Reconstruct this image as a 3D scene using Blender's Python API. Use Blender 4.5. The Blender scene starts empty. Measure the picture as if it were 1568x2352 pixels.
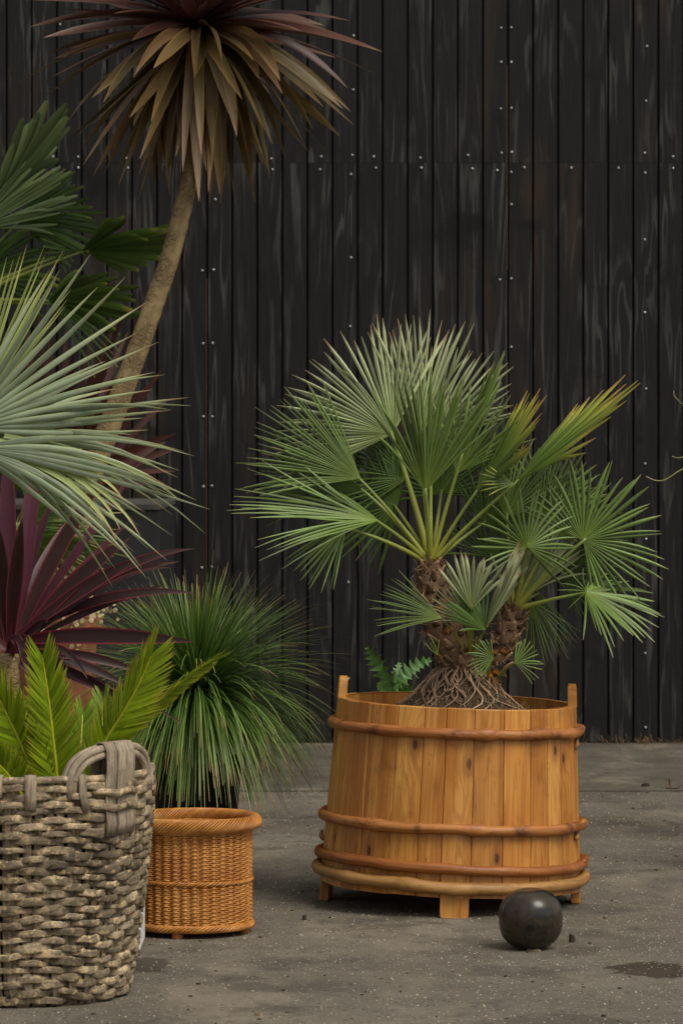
import bpy, math, random
from mathutils import Vector, Matrix, noise

# ---------------------------------------------------------------- camera, sky, sun, exposure
S = bpy.context.scene
COL = S.collection
CAM_H = 1.246                      # eye height in metres
FPX = 8820.0                       # focal length in units of the 1568 px wide picture (135 mm)
HORIZON = 1005.0
WALL_D = 15.6

cam_data = bpy.data.cameras.new('camera')
cam_data.sensor_fit = 'AUTO'
cam_data.sensor_width = 36.0
cam_data.lens = FPX / 2352.0 * 36.0
cam_data.shift_y = -(1176.0 - HORIZON) / 2352.0
cam_data.clip_start = 0.1
cam_data.clip_end = 500.0
cam_data.dof.use_dof = True
cam_data.dof.focus_distance = 9.9
cam_data.dof.aperture_fstop = 13.0
cam = bpy.data.objects.new('camera', cam_data)
cam.location = (0, 0, CAM_H)
cam.rotation_euler = (math.radians(90), 0, 0)
COL.objects.link(cam)
S.camera = cam

SUN_EL, SUN_AZ = math.radians(54), math.radians(138)     # azimuth clockwise from +Y (behind the camera, to the right)
world = bpy.data.worlds.new('World')
S.world = world
world.use_nodes = True
wn = world.node_tree
wn.nodes.clear()
sky = wn.nodes.new('ShaderNodeTexSky')
sky.sky_type = 'NISHITA'
sky.sun_disc = False
sky.sun_elevation = SUN_EL
sky.sun_rotation = SUN_AZ
sky.dust_density = 4.0
sky.ozone_density = 1.0
hs = wn.nodes.new('ShaderNodeHueSaturation')               # overcast: the sky's blue is mostly veiled
hs.inputs['Saturation'].default_value = 0.04
bg = wn.nodes.new('ShaderNodeBackground')
bg.inputs['Strength'].default_value = 0.10
wo = wn.nodes.new('ShaderNodeOutputWorld')
wn.links.new(sky.outputs[0], hs.inputs['Color'])
wn.links.new(hs.outputs[0], bg.inputs['Color'])
wn.links.new(bg.outputs[0], wo.inputs['Surface'])

sun_data = bpy.data.lights.new('sun', 'SUN')
sun_data.energy = 1.5
sun_data.angle = math.radians(28)
sun_data.color = (1.0, 0.91, 0.76)
sun = bpy.data.objects.new('sun', sun_data)
sun_dir = Vector((math.sin(SUN_AZ) * math.cos(SUN_EL), math.cos(SUN_AZ) * math.cos(SUN_EL), math.sin(SUN_EL)))
sun.rotation_euler = sun_dir.to_track_quat('Z', 'Y').to_euler()
sun.location = (6, -6, 12)
COL.objects.link(sun)

S.view_settings.view_transform = 'Standard'
S.view_settings.look = 'None'
S.view_settings.gamma = 1.0
S.view_settings.exposure = 0.3
S.render.engine = 'CYCLES'
S.cycles.use_denoising = True
S.cycles.max_bounces = 8

# ---------------------------------------------------------------- helpers
RND = random.Random(7)
UP = Vector((0, 0, 1))

def W(x, y, d):
    """A point d metres in front of the camera, from picture measurements."""
    return Vector(((x - 784.0) / FPX * d, d, CAM_H - (y - HORIZON) / FPX * d))

def ground_d(y):
    return CAM_H * FPX / (y - HORIZON)

def px(d):
    return d / FPX

def lerp(a, b, t):
    return a + (b - a) * t

def interp(x, table):
    if x <= table[0][0]: return table[0][1]
    for (x0, y0), (x1, y1) in zip(table, table[1:]):
        if x <= x1: return lerp(y0, y1, (x - x0) / (x1 - x0))
    return table[-1][1]

class MB:
    """Collects faces; build() links them as one mesh object."""
    def __init__(self):
        self.v, self.f, self.c, self.g = [], [], [], []
    def vert(self, p, c=(0, 0, 0), g=(0, 0, 0)):
        self.v.append(tuple(p)); self.c.append(c); self.g.append(tuple(g)); return len(self.v) - 1
    def face(self, *i):
        self.f.append(i)
    def mesh(self, name, mat, smooth=True):
        me = bpy.data.meshes.new(name)
        me.from_pydata(self.v, [], self.f)
        a = me.attributes.new('col', 'FLOAT_VECTOR', 'POINT')
        a.data.foreach_set('vector', [x for c in self.c for x in c])
        b = me.attributes.new('gr', 'FLOAT_VECTOR', 'POINT')
        b.data.foreach_set('vector', [x for c in self.g for x in c])
        me.materials.append(mat)
        if smooth:
            me.polygons.foreach_set('use_smooth', [True] * len(me.polygons))
        me.update()
        return me
    def build(self, name, mat, parent=None, smooth=True, kind=None):
        return link(name, self.mesh(name, mat, smooth), parent, kind)

def link(name, me, parent=None, kind=None):
    o = bpy.data.objects.new(name, me)
    COL.objects.link(o)
    if parent is not None:
        o.parent = parent
    if kind:
        o['kind'] = kind
    return o

def tag(o, label, cat, group=None):
    o['label'] = label; o['category'] = cat
    if group: o['group'] = group
    return o

def thing(name, label, cat, loc=(0, 0, 0), group=None):
    o = bpy.data.objects.new(name, None)
    o.empty_display_size = 0.05
    o.location = loc
    COL.objects.link(o)
    return tag(o, label, cat, group)

def tube(mb, pts, radii, sides=8, c=None, cap=True, flat=(1.0, 1.0), side0=None, closed=False, g=(0, 0, 0), sq=1.0):
    n = len(pts)
    pts = [Vector(p) for p in pts]
    if not hasattr(radii, '__len__'): radii = [radii] * n
    rings = []
    prev = None
    acc = 0.0
    for i, p in enumerate(pts):
        if closed: t = pts[(i + 1) % n] - pts[i - 1]
        else: t = pts[min(i + 1, n - 1)] - pts[max(i - 1, 0)]
        if t.length < 1e-9: t = Vector((0, 0, 1))
        t.normalize()
        if i: acc += (pts[i] - pts[i - 1]).length
        if prev is None:
            s = side0.copy() if side0 else (t.cross(UP) if abs(t.z) < 0.9 else t.cross(Vector((1, 0, 0))))
        else: s = prev
        if closed: s = UP.copy()
        s = (s - t * s.dot(t))
        if s.length < 1e-6: s = t.orthogonal()
        s.normalize(); prev = s
        b = t.cross(s)
        ring = []
        for k in range(sides):
            a = 2 * math.pi * k / sides
            ca, sa = math.cos(a), math.sin(a)
            if sq != 1.0: ca, sa = math.copysign(abs(ca) ** sq, ca), math.copysign(abs(sa) ** sq, sa)
            q = p + s * (ca * radii[i] * flat[0]) + b * (sa * radii[i] * flat[1])
            cc = c(i / max(1, n - 1), k / sides) if c else (i / max(1, n - 1), 0.5, k / sides)
            ring.append(mb.vert(q, cc, (k / sides * 2 * math.pi * radii[i] + g[0], g[1], acc + g[2])))
        rings.append(ring)
    m = n if closed else n - 1
    for i in range(m):
        r0, r1 = rings[i], rings[(i + 1) % n]
        for k in range(sides):
            mb.face(r0[k], r0[(k + 1) % sides], r1[(k + 1) % sides], r1[k])
    if cap and not closed:
        mb.face(*rings[0][::-1]); mb.face(*rings[-1])

def bez(a, b, c, n):
    return [a * (1 - t) ** 2 + b * 2 * t * (1 - t) + c * t * t for t in [i / n for i in range(n + 1)]]

def smooth_path(pts, n):
    """Catmull-Rom through pts, n samples for each span; pts may be Vectors of any size."""
    out = []
    P = [pts[0]] + list(pts) + [pts[-1]]
    for i in range(1, len(P) - 2):
        for k in range(n):
            t = k / n
            p0, p1, p2, p3 = P[i - 1], P[i], P[i + 1], P[i + 2]
            out.append(0.5 * ((2 * p1) + (p2 - p0) * t + (2 * p0 - 5 * p1 + 4 * p2 - p3) * t * t + (3 * p1 - p0 - 3 * p2 + p3) * t ** 3))
    out.append(pts[-1])
    return out

def box(mb, lo, hi, bev=0.0, g=(0, 0, 0), c=(0, 0, 0)):
    """Axis-aligned box with chamfered vertical and top edges on its outline (bev)."""
    (x0, y0, z0), (x1, y1, z1) = lo, hi
    if bev <= 0:
        vs = [(x, y, z) for z in (z0, z1) for x, y in ((x0, y0), (x1, y0), (x1, y1), (x0, y1))]
        I = [mb.vert(v, c, (v[0] + g[0], v[1] + g[1], v[2] + g[2])) for v in vs]
        for q in ((0, 1, 5, 4), (1, 2, 6, 5), (2, 3, 7, 6), (3, 0, 4, 7), (4, 5, 6, 7), (3, 2, 1, 0)):
            mb.face(*[I[k] for k in q])
        return
    b = bev
    def ring(z, e):
        pl = [(x0 + b + e, y0 + e), (x1 - b - e, y0 + e), (x1 - e, y0 + b + e), (x1 - e, y1 - b - e), (x1 - b - e, y1 - e), (x0 + b + e, y1 - e), (x0 + e, y1 - b - e), (x0 + e, y0 + b + e)]
        return [mb.vert((x, y, z), c, (x + g[0], y + g[1], z + g[2])) for x, y in pl]
    rs = [ring(z0, b * .6), ring(z0 + b * .6, 0), ring(z1 - b * .6, 0), ring(z1, b * .6)]
    for a, d in zip(rs, rs[1:]):
        for k in range(8): mb.face(a[k], a[(k + 1) % 8], d[(k + 1) % 8], d[k])
    mb.face(*rs[0][::-1]); mb.face(*rs[-1])

def lathe(mb, prof, n=48, centre=(0, 0), close_bottom=True, close_top=False, wob=0.0):
    rings = []
    for (r, z) in prof:
        ring = []
        for k in range(n):
            a = 2 * math.pi * k / n
            rr = r * (1 + wob * noise.noise(Vector((math.cos(a) * 1.5, math.sin(a) * 1.5, z * 6))))
            ring.append(mb.vert((centre[0] + rr * math.cos(a), centre[1] + rr * math.sin(a), z), (0, 0, k / n), (a * r, r, z)))
        rings.append(ring)
    for r0, r1 in zip(rings, rings[1:]):
        for k in range(n): mb.face(r0[k], r0[(k + 1) % n], r1[(k + 1) % n], r1[k])
    if close_bottom: mb.face(*rings[0][::-1])
    if close_top: mb.face(*rings[-1])

# ---------------------------------------------------------------- node helpers
class NT:
    def __init__(self, name):
        self.m = bpy.data.materials.new(name)
        self.m.use_nodes = True
        self.t = self.m.node_tree
        self.t.nodes.clear()
    def n(self, typ, ins=None, **props):
        nd = self.t.nodes.new('ShaderNode' + typ)
        for k, v in props.items(): setattr(nd, k, v)
        for k, v in (ins or {}).items():
            s = nd.inputs[k]
            if hasattr(v, 'is_linked') or isinstance(v, bpy.types.NodeSocket): self.t.links.new(v, s)
            else: s.default_value = v
        return nd
    def attr(self, name): return self.n('Attribute', attribute_name=name).outputs['Vector']
    def pos(self): return self.n('NewGeometry').outputs['Position']
    def rand(self): return self.n('ObjectInfo').outputs['Random']
    def sep(self, v):
        s = self.n('SeparateXYZ', {0: v}); return s.outputs[0], s.outputs[1], s.outputs[2]
    def comb(self, x, y, z): return self.n('CombineXYZ', {0: x, 1: y, 2: z}).outputs[0]
    def math(self, op, a, b=0.0, c=0.0, clamp=False): return self.n('Math', {0: a, 1: b, 2: c}, operation=op, use_clamp=clamp).outputs[0]
    def vmul(self, v, s): return self.n('VectorMath', {0: v, 1: s}, operation='MULTIPLY').outputs[0]
    def vadd(self, v, s): return self.n('VectorMath', {0: v, 1: s}, operation='ADD').outputs[0]
    def noise(self, v, scale, detail=3.0, rough=0.55, dist=0.0):
        return self.n('TexNoise', {'Vector': v, 'Scale': scale, 'Detail': detail, 'Roughness': rough, 'Distortion': dist}).outputs[0]
    def voro(self, v, scale, feature='F1', rnd=1.0):
        return self.n('TexVoronoi', {'Vector': v, 'Scale': scale, 'Randomness': rnd}, feature=feature)
    def ramp(self, f, stops, interp='LINEAR'):
        r = self.n('ValToRGB', {0: f})
        r.color_ramp.interpolation = interp
        el = r.color_ramp.elements
        while len(el) < len(stops): el.new(0.5)
        for e, (p, c) in zip(el, stops):
            e.position = p
            e.color = (c[0], c[1], c[2], 1) if hasattr(c, '__len__') else (c, c, c, 1)
        return r.outputs[0]
    def mix(self, f, a, b, mode='MIX'):
        def colour(v): return (v[0], v[1], v[2], 1) if isinstance(v, tuple) and len(v) == 3 else v
        nd = self.t.nodes.new('ShaderNodeMix'); nd.data_type = 'RGBA'; nd.blend_type = mode
        for s, v in ((nd.inputs[0], f), (nd.inputs[6], colour(a)), (nd.inputs[7], colour(b))):
            if isinstance(v, bpy.types.NodeSocket): self.t.links.new(v, s)
            else: s.default_value = v
        return nd.outputs[2]
    def range(self, v, a, b, c=0.0, d=1.0, smooth=False):
        return self.n('MapRange', {0: v, 1: a, 2: b, 3: c, 4: d}, interpolation_type='SMOOTHSTEP' if smooth else 'LINEAR').outputs[0]
    def bump(self, h, strength=0.3, dist=0.002):
        return self.n('Bump', {'Height': h, 'Strength': strength, 'Distance': dist}).outputs[0]
    def out(self, color, rough=0.6, normal=None, spec=0.4, trans=0.0, metal=0.0, coat=0.0):
        p = self.n('BsdfPrincipled', {'Base Color': (color[0], color[1], color[2], 1) if isinstance(color, tuple) else color, 'Roughness': rough, 'Specular IOR Level': spec, 'Metallic': metal, 'Coat Weight': coat})
        if normal is not None: self.t.links.new(normal, p.inputs['Normal'])
        sh = p.outputs[0]
        if trans > 0:
            tr = self.n('BsdfTranslucent', {'Color': color if not isinstance(color, tuple) else (color[0], color[1], color[2], 1)})
            sh = self.n('MixShader', {0: trans, 1: sh, 2: tr.outputs[0]}).outputs[0]
        o = self.t.nodes.new('ShaderNodeOutputMaterial')
        self.t.links.new(sh, o.inputs['Surface'])
        return self.m

def leaf_mat(name, stops, var=0.3, edge=None, edge_w=0.12, rough=0.42, trans=0.18, alt=None, stripes=60.0, spec=0.4, under=None, mottle=0.35):
    """Leaf: colour along the length (col.x), change from leaf to leaf (col.y and the object), stripes across (col.z)."""
    t = NT(name)
    tx, rn, u = t.sep(t.attr('col'))
    r2 = t.math('FRACT', t.math('ADD', t.math('MULTIPLY', rn, 3.7), t.rand()))
    jit = t.math('MULTIPLY_ADD', r2, 0.16, t.math('ADD', tx, -0.08))
    c = t.ramp(jit, stops)
    if alt is not None:
        c = t.mix(t.range(r2, 0.35, 1.0, 0.0, 0.75), c, alt)
    n = t.noise(t.pos(), 22.0, 3.0)
    c = t.mix(t.range(n, 0.35, 0.75, 0.0, mottle), c, t.mix(0.5, c, (0.02, 0.02, 0.01)))
    st = t.noise(t.comb(t.math('MULTIPLY', u, stripes), t.math('MULTIPLY', r2, 40.0), t.math('MULTIPLY', tx, 2.0)), 0.35, 2.0)
    if under is not None:
        c = t.mix(t.n('NewGeometry').outputs['Backfacing'], c, under)
    br = t.math('MULTIPLY', t.math('MULTIPLY_ADD', r2, 2 * var, 1.0 - var), t.range(st, 0.3, 0.7, 0.82, 1.16))
    c = t.mix(1.0, c, t.comb(br, br, br), 'MULTIPLY')
    if edge is not None:
        e = t.math('ABSOLUTE', t.math('SUBTRACT', u, 0.5))
        c = t.mix(t.range(e, 0.5 - edge_w, 0.5), c, edge)
    return t.out(c, rough, t.bump(st, 0.25, 0.0012), spec, trans)

# ---------------------------------------------------------------- materials
def m_wall():
    t = NT('black_stained_plywood')
    p = t.pos(); x, y, z = t.sep(p)
    row = t.math('GREATER_THAN', z, JOINT_Z)
    q = t.comb(t.math('MULTIPLY_ADD', row, 11.3, x), t.math('MULTIPLY', row, 5.0), z)
    sheet = t.math('FLOOR', t.math('DIVIDE', t.math('SUBTRACT', x, W(476, 0, WALL_D).x), 1.2192))
    q = t.vadd(q, t.comb(t.math('MULTIPLY', sheet, 3.1), 0.0, t.math('MULTIPLY', sheet, 1.7)))
    fig = t.noise(t.vmul(q, (7.5, 1, 0.62)), 1.0, 3.0, 0.55, 0.3)             # plywood figure: long contour lines
    lines = t.math('SINE', t.math('MULTIPLY', fig, 62.0))
    patch = t.noise(t.vmul(q, (7.0, 1, 1.6)), 1.0, 3.0, 0.6)
    big = t.noise(t.vmul(q, (1.2, 1, 0.7)), 1.0, 2.0)
    fine = t.noise(t.vmul(q, (160, 1, 5)), 1.0, 3.0, 0.6)
    wear = t.math('MULTIPLY', t.range(lines, 0.30, 1.0, smooth=True), t.range(patch, 0.40, 0.64, smooth=True))
    c = t.mix(t.range(fine, 0.3, 0.7), (0.0072, 0.0070, 0.0066), (0.0165, 0.0160, 0.0148))
    c = t.mix(t.math('MULTIPLY', wear, t.range(fine, 0.25, 0.6, 0.35, 0.9)), c, (0.060, 0.059, 0.055))
    brn = t.math('MULTIPLY', t.range(big, 0.48, 0.66, smooth=True), t.range(t.noise(t.vmul(q, (14, 1, 1.1)), 1.0, 3.0), 0.44, 0.66, smooth=True))
    c = t.mix(t.math('MULTIPLY', brn, 0.6), c, (0.046, 0.029, 0.018))
    blot = t.noise(t.vmul(q, (3.0, 1, 6.0)), 1.0, 3.0)
    c = t.mix(t.range(blot, 0.58, 0.72, 0, 0.8, True), c, (0.006, 0.006, 0.006))
    rgh = t.range(wear, 0, 1, 0.52, 0.8)
    return t.out(c, rgh, t.bump(fine, 0.35, 0.0015), 0.16)

def m_plain(name, col, rough=0.6, spec=0.4, scale=30.0, var=0.35, metal=0.0, bump=0.2, bd=0.002):
    t = NT(name)
    n = t.noise(t.pos(), scale, 4.0)
    d = tuple(k * (1 - var) for k in col); e = tuple(min(1, k * (1 + var)) for k in col)
    return t.out(t.mix(t.range(n, 0.3, 0.7), d, e), rough, t.bump(n, bump, bd), spec, metal=metal)

def m_ground(name, base, tint, speck=1.0, stain=False):
    t = NT(name)
    p = t.pos()
    big = t.noise(p, 1.3, 4.0, 0.6)
    mid = t.noise(p, 9.0, 4.0, 0.65)
    fine = t.noise(p, 190.0, 3.0, 0.7)
    c = t.mix(t.range(big, 0.32, 0.7), base, tint)
    c = t.mix(t.range(mid, 0.38, 0.72, 0.0, 0.55), c, tuple(k * 0.55 for k in base))
    c = t.mix(1.0, c, t.ramp(fine, [(0.25, 0.45), (0.5, 0.95), (0.75, 1.5)]), 'MULTIPLY')
    v = t.voro(p, 95.0)
    on = t.math('GREATER_THAN', t.sep(v.outputs['Color'])[0], 0.66)
    chip = t.math('MULTIPLY', t.range(v.outputs['Distance'], 0.16, 0.34, 1.0, 0.0), on)
    chip = t.math('MULTIPLY', chip, t.range(t.noise(p, 3.1, 3.0), 0.35, 0.62, 0.25, speck))
    c = t.mix(chip, c, t.mix(t.sep(v.outputs['Color'])[1], (0.46, 0.41, 0.32), (0.24, 0.19, 0.125)))
    dust = t.noise(t.vmul(p, (2.2, 0.8, 1)), 1.0, 5.0, 0.7)
    c = t.mix(t.range(dust, 0.50, 0.66, 0.0, 0.65, True), c, (0.225, 0.19, 0.140))
    dirt = t.noise(t.vadd(p, (7.7, 3.1, 0)), 2.6, 5.0, 0.7)
    c = t.mix(t.range(dirt, 0.50, 0.64, 0.0, 0.7, True), c, (0.066, 0.056, 0.043))
    v2 = t.voro(p, 42.0)
    on2 = t.math('GREATER_THAN', t.sep(v2.outputs['Color'])[2], 0.9)
    dk = t.math('MULTIPLY', t.range(v2.outputs['Distance'], 0.12, 0.3, 1.0, 0.0), on2)
    c = t.mix(t.math('MULTIPLY', dk, 0.75), c, (0.018, 0.014, 0.011))
    rgh = 0.85
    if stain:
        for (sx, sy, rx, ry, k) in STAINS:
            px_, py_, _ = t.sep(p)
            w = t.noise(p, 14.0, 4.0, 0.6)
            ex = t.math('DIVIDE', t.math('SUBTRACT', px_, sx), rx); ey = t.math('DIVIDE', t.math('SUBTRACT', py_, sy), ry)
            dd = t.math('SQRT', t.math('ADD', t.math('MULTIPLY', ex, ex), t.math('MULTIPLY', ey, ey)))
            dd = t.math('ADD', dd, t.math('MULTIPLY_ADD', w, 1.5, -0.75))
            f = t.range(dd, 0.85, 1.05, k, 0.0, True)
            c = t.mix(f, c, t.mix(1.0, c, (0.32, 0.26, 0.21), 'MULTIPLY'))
    h = t.math('ADD', t.math('MULTIPLY', fine, 0.6), t.math('MULTIPLY', chip, 0.5))
    return t.out(c, rgh, t.bump(h, 0.7, 0.003), 0.25)

def m_wood(name, light, mid, dark, knot=True, rough=0.42, coat=0.0, scale=1.0, dirt=0.4, lump=0.0):
    """Pine: growth lines drawn by stretched contours of a noise field; gr = (along the face, depth, height)."""
    t = NT(name)
    g = t.attr('gr'); s, dpt, z = t.sep(g)
    r = t.rand()
    off = t.math('MULTIPLY', r, 57.0)
    base = t.comb(t.math('MULTIPLY', s, 14.0 * scale), t.math('ADD', off, t.math('MULTIPLY', dpt, 6.0)), t.math('MULTIPLY', z, 0.85 * scale))
    c0 = None
    if knot:
        kv = t.voro(t.comb(t.math('MULTIPLY_ADD', s, 9.0, off), t.math('MULTIPLY', z, 4.2), 0.0), 1.0)
        kv.voronoi_dimensions = '2D'
        has = t.math('GREATER_THAN', t.sep(kv.outputs['Color'])[1], 0.60)
        kd = t.math('ADD', kv.outputs['Distance'], t.math('MULTIPLY', t.math('SUBTRACT', 1.0, has), 5.0))
        pull = t.range(kd, 0.0, 0.45, 1.0, 0.0, True)
        base = t.vadd(base, t.comb(t.math('MULTIPLY', pull, 0.5), 0.0, 0.0))
    fig = t.noise(base, 1.0, 2.0, 0.45, 0.25)
    rings = t.math('SINE', t.math('MULTIPLY', fig, 95.0))
    fib = t.noise(t.comb(t.math('MULTIPLY', s, 420.0), off, t.math('MULTIPLY', z, 9.0)), 1.0, 3.0, 0.6)
    tone = t.noise(t.comb(t.math('MULTIPLY', s, 26.0), off, t.math('MULTIPLY', z, 1.1)), 1.0, 3.0)
    c = t.mix(t.range(tone, 0.36, 0.64), light, mid)
    amber = t.noise(t.comb(t.math('MULTIPLY', s, 9.0), t.math('ADD', off, 4.0), t.math('MULTIPLY', z, 2.4)), 1.0, 2.0)
    c = t.mix(t.range(amber, 0.50, 0.68, 0.0, 0.7, True), c, tuple(k * m for k, m in zip(mid, (0.86, 0.76, 0.55))))
    pore = t.noise(t.comb(t.math('MULTIPLY', s, 90.0), off, t.math('MULTIPLY', z, 16.0)), 1.0, 2.0)
    c = t.mix(t.range(pore, 0.66, 0.76, 0.0, 0.6, True), c, dark)
    c = t.mix(t.range(rings, 0.1, 1.0, 0.0, 0.32, True), c, dark)
    c = t.mix(t.range(fib, 0.45, 0.75, 0.0, 0.35), c, dark)
    br = t.math('MULTIPLY_ADD', r, 0.32, 0.80)
    c = t.mix(1.0, c, t.comb(br, t.math('MULTIPLY_ADD', r, 0.44, 0.74), t.math('MULTIPLY_ADD', r, 0.55, 0.70)), 'MULTIPLY')
    gr = t.noise(t.pos(), 11.0, 4.0, 0.65)
    c = t.mix(t.range(gr, 0.52, 0.74, 0.0, dirt, True), c, tuple(k * 0.35 for k in dark))
    if knot:
        c = t.mix(t.range(kd, 0.08, 0.24, 0.55, 0.0, True), c, (0.19, 0.062, 0.014))
        c = t.mix(t.range(kd, 0.03, 0.085, 0.9, 0.0, True), c, (0.050, 0.018, 0.007))
    water = t.noise(t.vmul(t.pos(), (9, 9, 3.5)), 1.0, 4.0, 0.6)
    c = t.mix(t.range(water, 0.52, 0.70, 0.0, 0.45, True), c, tuple(k * m for k, m in zip(mid, (0.62, 0.60, 0.62))))
    h = t.math('ADD', t.math('MULTIPLY', fib, 0.7), t.math('MULTIPLY', rings, 0.12))
    if lump > 0: h = t.math('ADD', h, t.math('MULTIPLY', t.noise(t.pos(), 48.0, 4.0, 0.6), lump))
    return t.out(c, t.range(fib, 0.3, 0.8, rough - 0.06, rough + 0.14), t.bump(h, 0.35, 0.0012), 0.4, coat=coat)

def m_splint(name, light, mid, dark, vary=0.7, mot=1.0):
    """Weathered grey split wood."""
    t = NT(name)
    s, d, z = t.sep(t.attr('gr')); r = t.rand()
    tx, rn, u = t.sep(t.attr('col'))
    r2 = t.math('FRACT', t.math('ADD', r, rn))
    fib = t.noise(t.comb(t.math('MULTIPLY', s, 190.0), t.math('MULTIPLY', r2, 31.0), t.math('MULTIPLY', z, 22.0)), 1.0, 4.0, 0.7)
    blo = t.noise(t.pos(), 16.0, 4.0, 0.65)
    blo2 = t.noise(t.pos(), 55.0, 3.0, 0.6)
    big = t.noise(t.pos(), 4.5, 3.0, 0.5)
    c = t.mix(t.range(blo, 0.42, 0.60), mid, light)
    c = t.mix(t.range(fib, 0.40, 0.66, 0.0, 0.75), c, dark)
    c = t.mix(t.range(big, 0.46, 0.62, 0.0, 0.5, True), c, dark)
    c = t.mix(t.range(blo2, 0.52, 0.62, 0.0, 0.6 * mot, True), c, tuple(min(1, k * m) for k, m in zip(light, (1.4, 1.3, 1.1))))
    blo3 = t.noise(t.vadd(t.pos(), (3.0, 1.0, 2.0)), 75.0, 3.0, 0.65)
    c = t.mix(t.range(blo3, 0.52, 0.64, 0.0, 0.5 * mot, True), c, dark)
    br = t.math('MULTIPLY_ADD', r2, vary, 1.0 - vary * 0.55)
    c = t.mix(1.0, c, t.comb(br, br, br), 'MULTIPLY')
    return t.out(c, 0.72, t.bump(t.math('ADD', fib, t.math('MULTIPLY', blo2, 0.6)), 0.6, 0.0022), 0.25)

def m_wicker():
    t = NT('varnished_willow')
    tx, rn, u = t.sep(t.attr('col'))
    n = t.noise(t.pos(), 18.0, 3.0)
    n2 = t.noise(t.pos(), 120.0, 2.0)
    c = t.mix(rn, (0.50, 0.205, 0.036), (0.33, 0.112, 0.018))
    c = t.mix(t.range(n, 0.4, 0.7, 0, 0.5), c, (0.66, 0.34, 0.085))
    c = t.mix(t.range(n2, 0.5, 0.75, 0, 0.6), c, (0.20, 0.062, 0.012))
    return t.out(c, 0.36, None, 0.45)

def m_bark():
    t = NT('cordyline_bark')
    s, d, z = t.sep(t.attr('gr'))
    q = t.comb(t.math('MULTIPLY', s, 38.0), 0.0, t.math('MULTIPLY', z, 85.0))
    v = t.voro(q, 1.0, 'DISTANCE_TO_EDGE')
    n = t.noise(t.pos(), 14.0, 4.0)
    n2 = t.noise(t.pos(), 60.0, 3.0)
    c = t.mix(t.range(n, 0.35, 0.68), (0.30, 0.22, 0.105), (0.19, 0.132, 0.062))
    c = t.mix(t.range(n2, 0.5, 0.7, 0, 0.4), c, (0.30, 0.22, 0.12))
    crack = t.math('MULTIPLY', t.range(v.outputs[0], 0.0, 0.085, 1.0, 0.0), t.range(n, 0.38, 0.55))
    c = t.mix(t.math('MULTIPLY', crack, 0.7), c, (0.06, 0.038, 0.02))
    return t.out(c, 0.8, t.bump(t.math('SUBTRACT', n2, crack), 0.7, 0.004), 0.2)

def m_ball():
    t = NT('dark_bronze_glaze')
    p = t.pos(); x, y, z = t.sep(p)
    n = t.noise(p, 22.0, 4.0, 0.6)
    band = t.noise(t.comb(t.math('MULTIPLY', x, 6.0), t.math('MULTIPLY', y, 6.0), t.math('MULTIPLY', z, 70.0)), 1.0, 3.0)
    c = t.mix(t.range(n, 0.38, 0.68), (0.010, 0.009, 0.008), (0.048, 0.033, 0.020))
    c = t.mix(t.range(band, 0.45, 0.7, 0, 0.4), c, (0.060, 0.043, 0.028))
    return t.out(c, t.range(n, 0.3, 0.7, 0.20, 0.34), t.bump(n, 0.10, 0.002), 0.38)

def m_soil():
    t = NT('dry_root_soil')
    n = t.noise(t.pos(), 60.0, 5.0, 0.7)
    n2 = t.noise(t.pos(), 300.0, 3.0, 0.7)
    c = t.mix(t.range(n, 0.35, 0.7), (0.075, 0.050, 0.030), (0.19, 0.13, 0.078))
    return t.out(c, 0.95, t.bump(t.math('ADD', n, n2), 1.0, 0.01), 0.1)

JOINT_Z = W(0, 375, WALL_D).z
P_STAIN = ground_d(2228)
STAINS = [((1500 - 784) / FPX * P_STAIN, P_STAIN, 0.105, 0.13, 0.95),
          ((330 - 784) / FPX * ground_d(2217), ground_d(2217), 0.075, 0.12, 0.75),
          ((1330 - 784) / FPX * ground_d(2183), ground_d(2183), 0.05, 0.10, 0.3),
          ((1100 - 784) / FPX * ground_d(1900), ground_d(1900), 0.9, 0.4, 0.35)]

M = {}
M['wall'] = m_wall()
M['wall_back'] = m_plain('groove_black', (0.006, 0.006, 0.006), 0.8)
M['raw_edge'] = m_plain('raw_plywood_edge', (0.10, 0.05, 0.022), 0.8)
M['nail'] = m_plain('galvanised_steel', (0.42, 0.42, 0.40), 0.4, metal=0.6, scale=300)
M['asphalt'] = m_ground('worn_asphalt', (0.124, 0.107, 0.082), (0.178, 0.156, 0.121), 1.0, True)
M['concrete'] = m_ground('old_concrete', (0.098, 0.088, 0.066), (0.125, 0.113, 0.086), 0.6, True)
M['pine'] = m_wood('honey_pine', (0.64, 0.315, 0.070), (0.47, 0.185, 0.030), (0.22, 0.066, 0.010), True, 0.40)
M['hoop'] = m_wood('varnished_branch', (0.42, 0.165, 0.040), (0.31, 0.10, 0.021), (0.12, 0.033, 0.009), False, 0.46, 0.0, 0.6, 0.85, 3.0)
M['branch'] = m_wood('bare_branch', (0.46, 0.255, 0.080), (0.34, 0.165, 0.045), (0.13, 0.048, 0.013), False, 0.5, 0.0, 0.6, 0.85, 3.0)
M['splint'] = m_splint('grey_split_willow', (0.44, 0.345, 0.215), (0.245, 0.188, 0.118), (0.062, 0.047, 0.031))
M['strap'] = m_splint('pale_grey_splint', (0.42, 0.345, 0.245), (0.29, 0.235, 0.165), (0.12, 0.092, 0.062), 0.3, 0.25)
M['wicker'] = m_wicker()
M['wicker_dark'] = m_plain('willow_core', (0.16, 0.05, 0.010), 0.6)
M['bark'] = m_bark()
M['ball'] = m_ball()
M['soil'] = m_soil()
M['black_plastic'] = m_plain('black_plastic', (0.012, 0.012, 0.013), 0.45, scale=60)
M['white_rough'] = m_plain('rough_white_render', (0.62, 0.62, 0.60), 0.85, scale=140, var=0.12, bump=0.8, bd=0.004)
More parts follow.
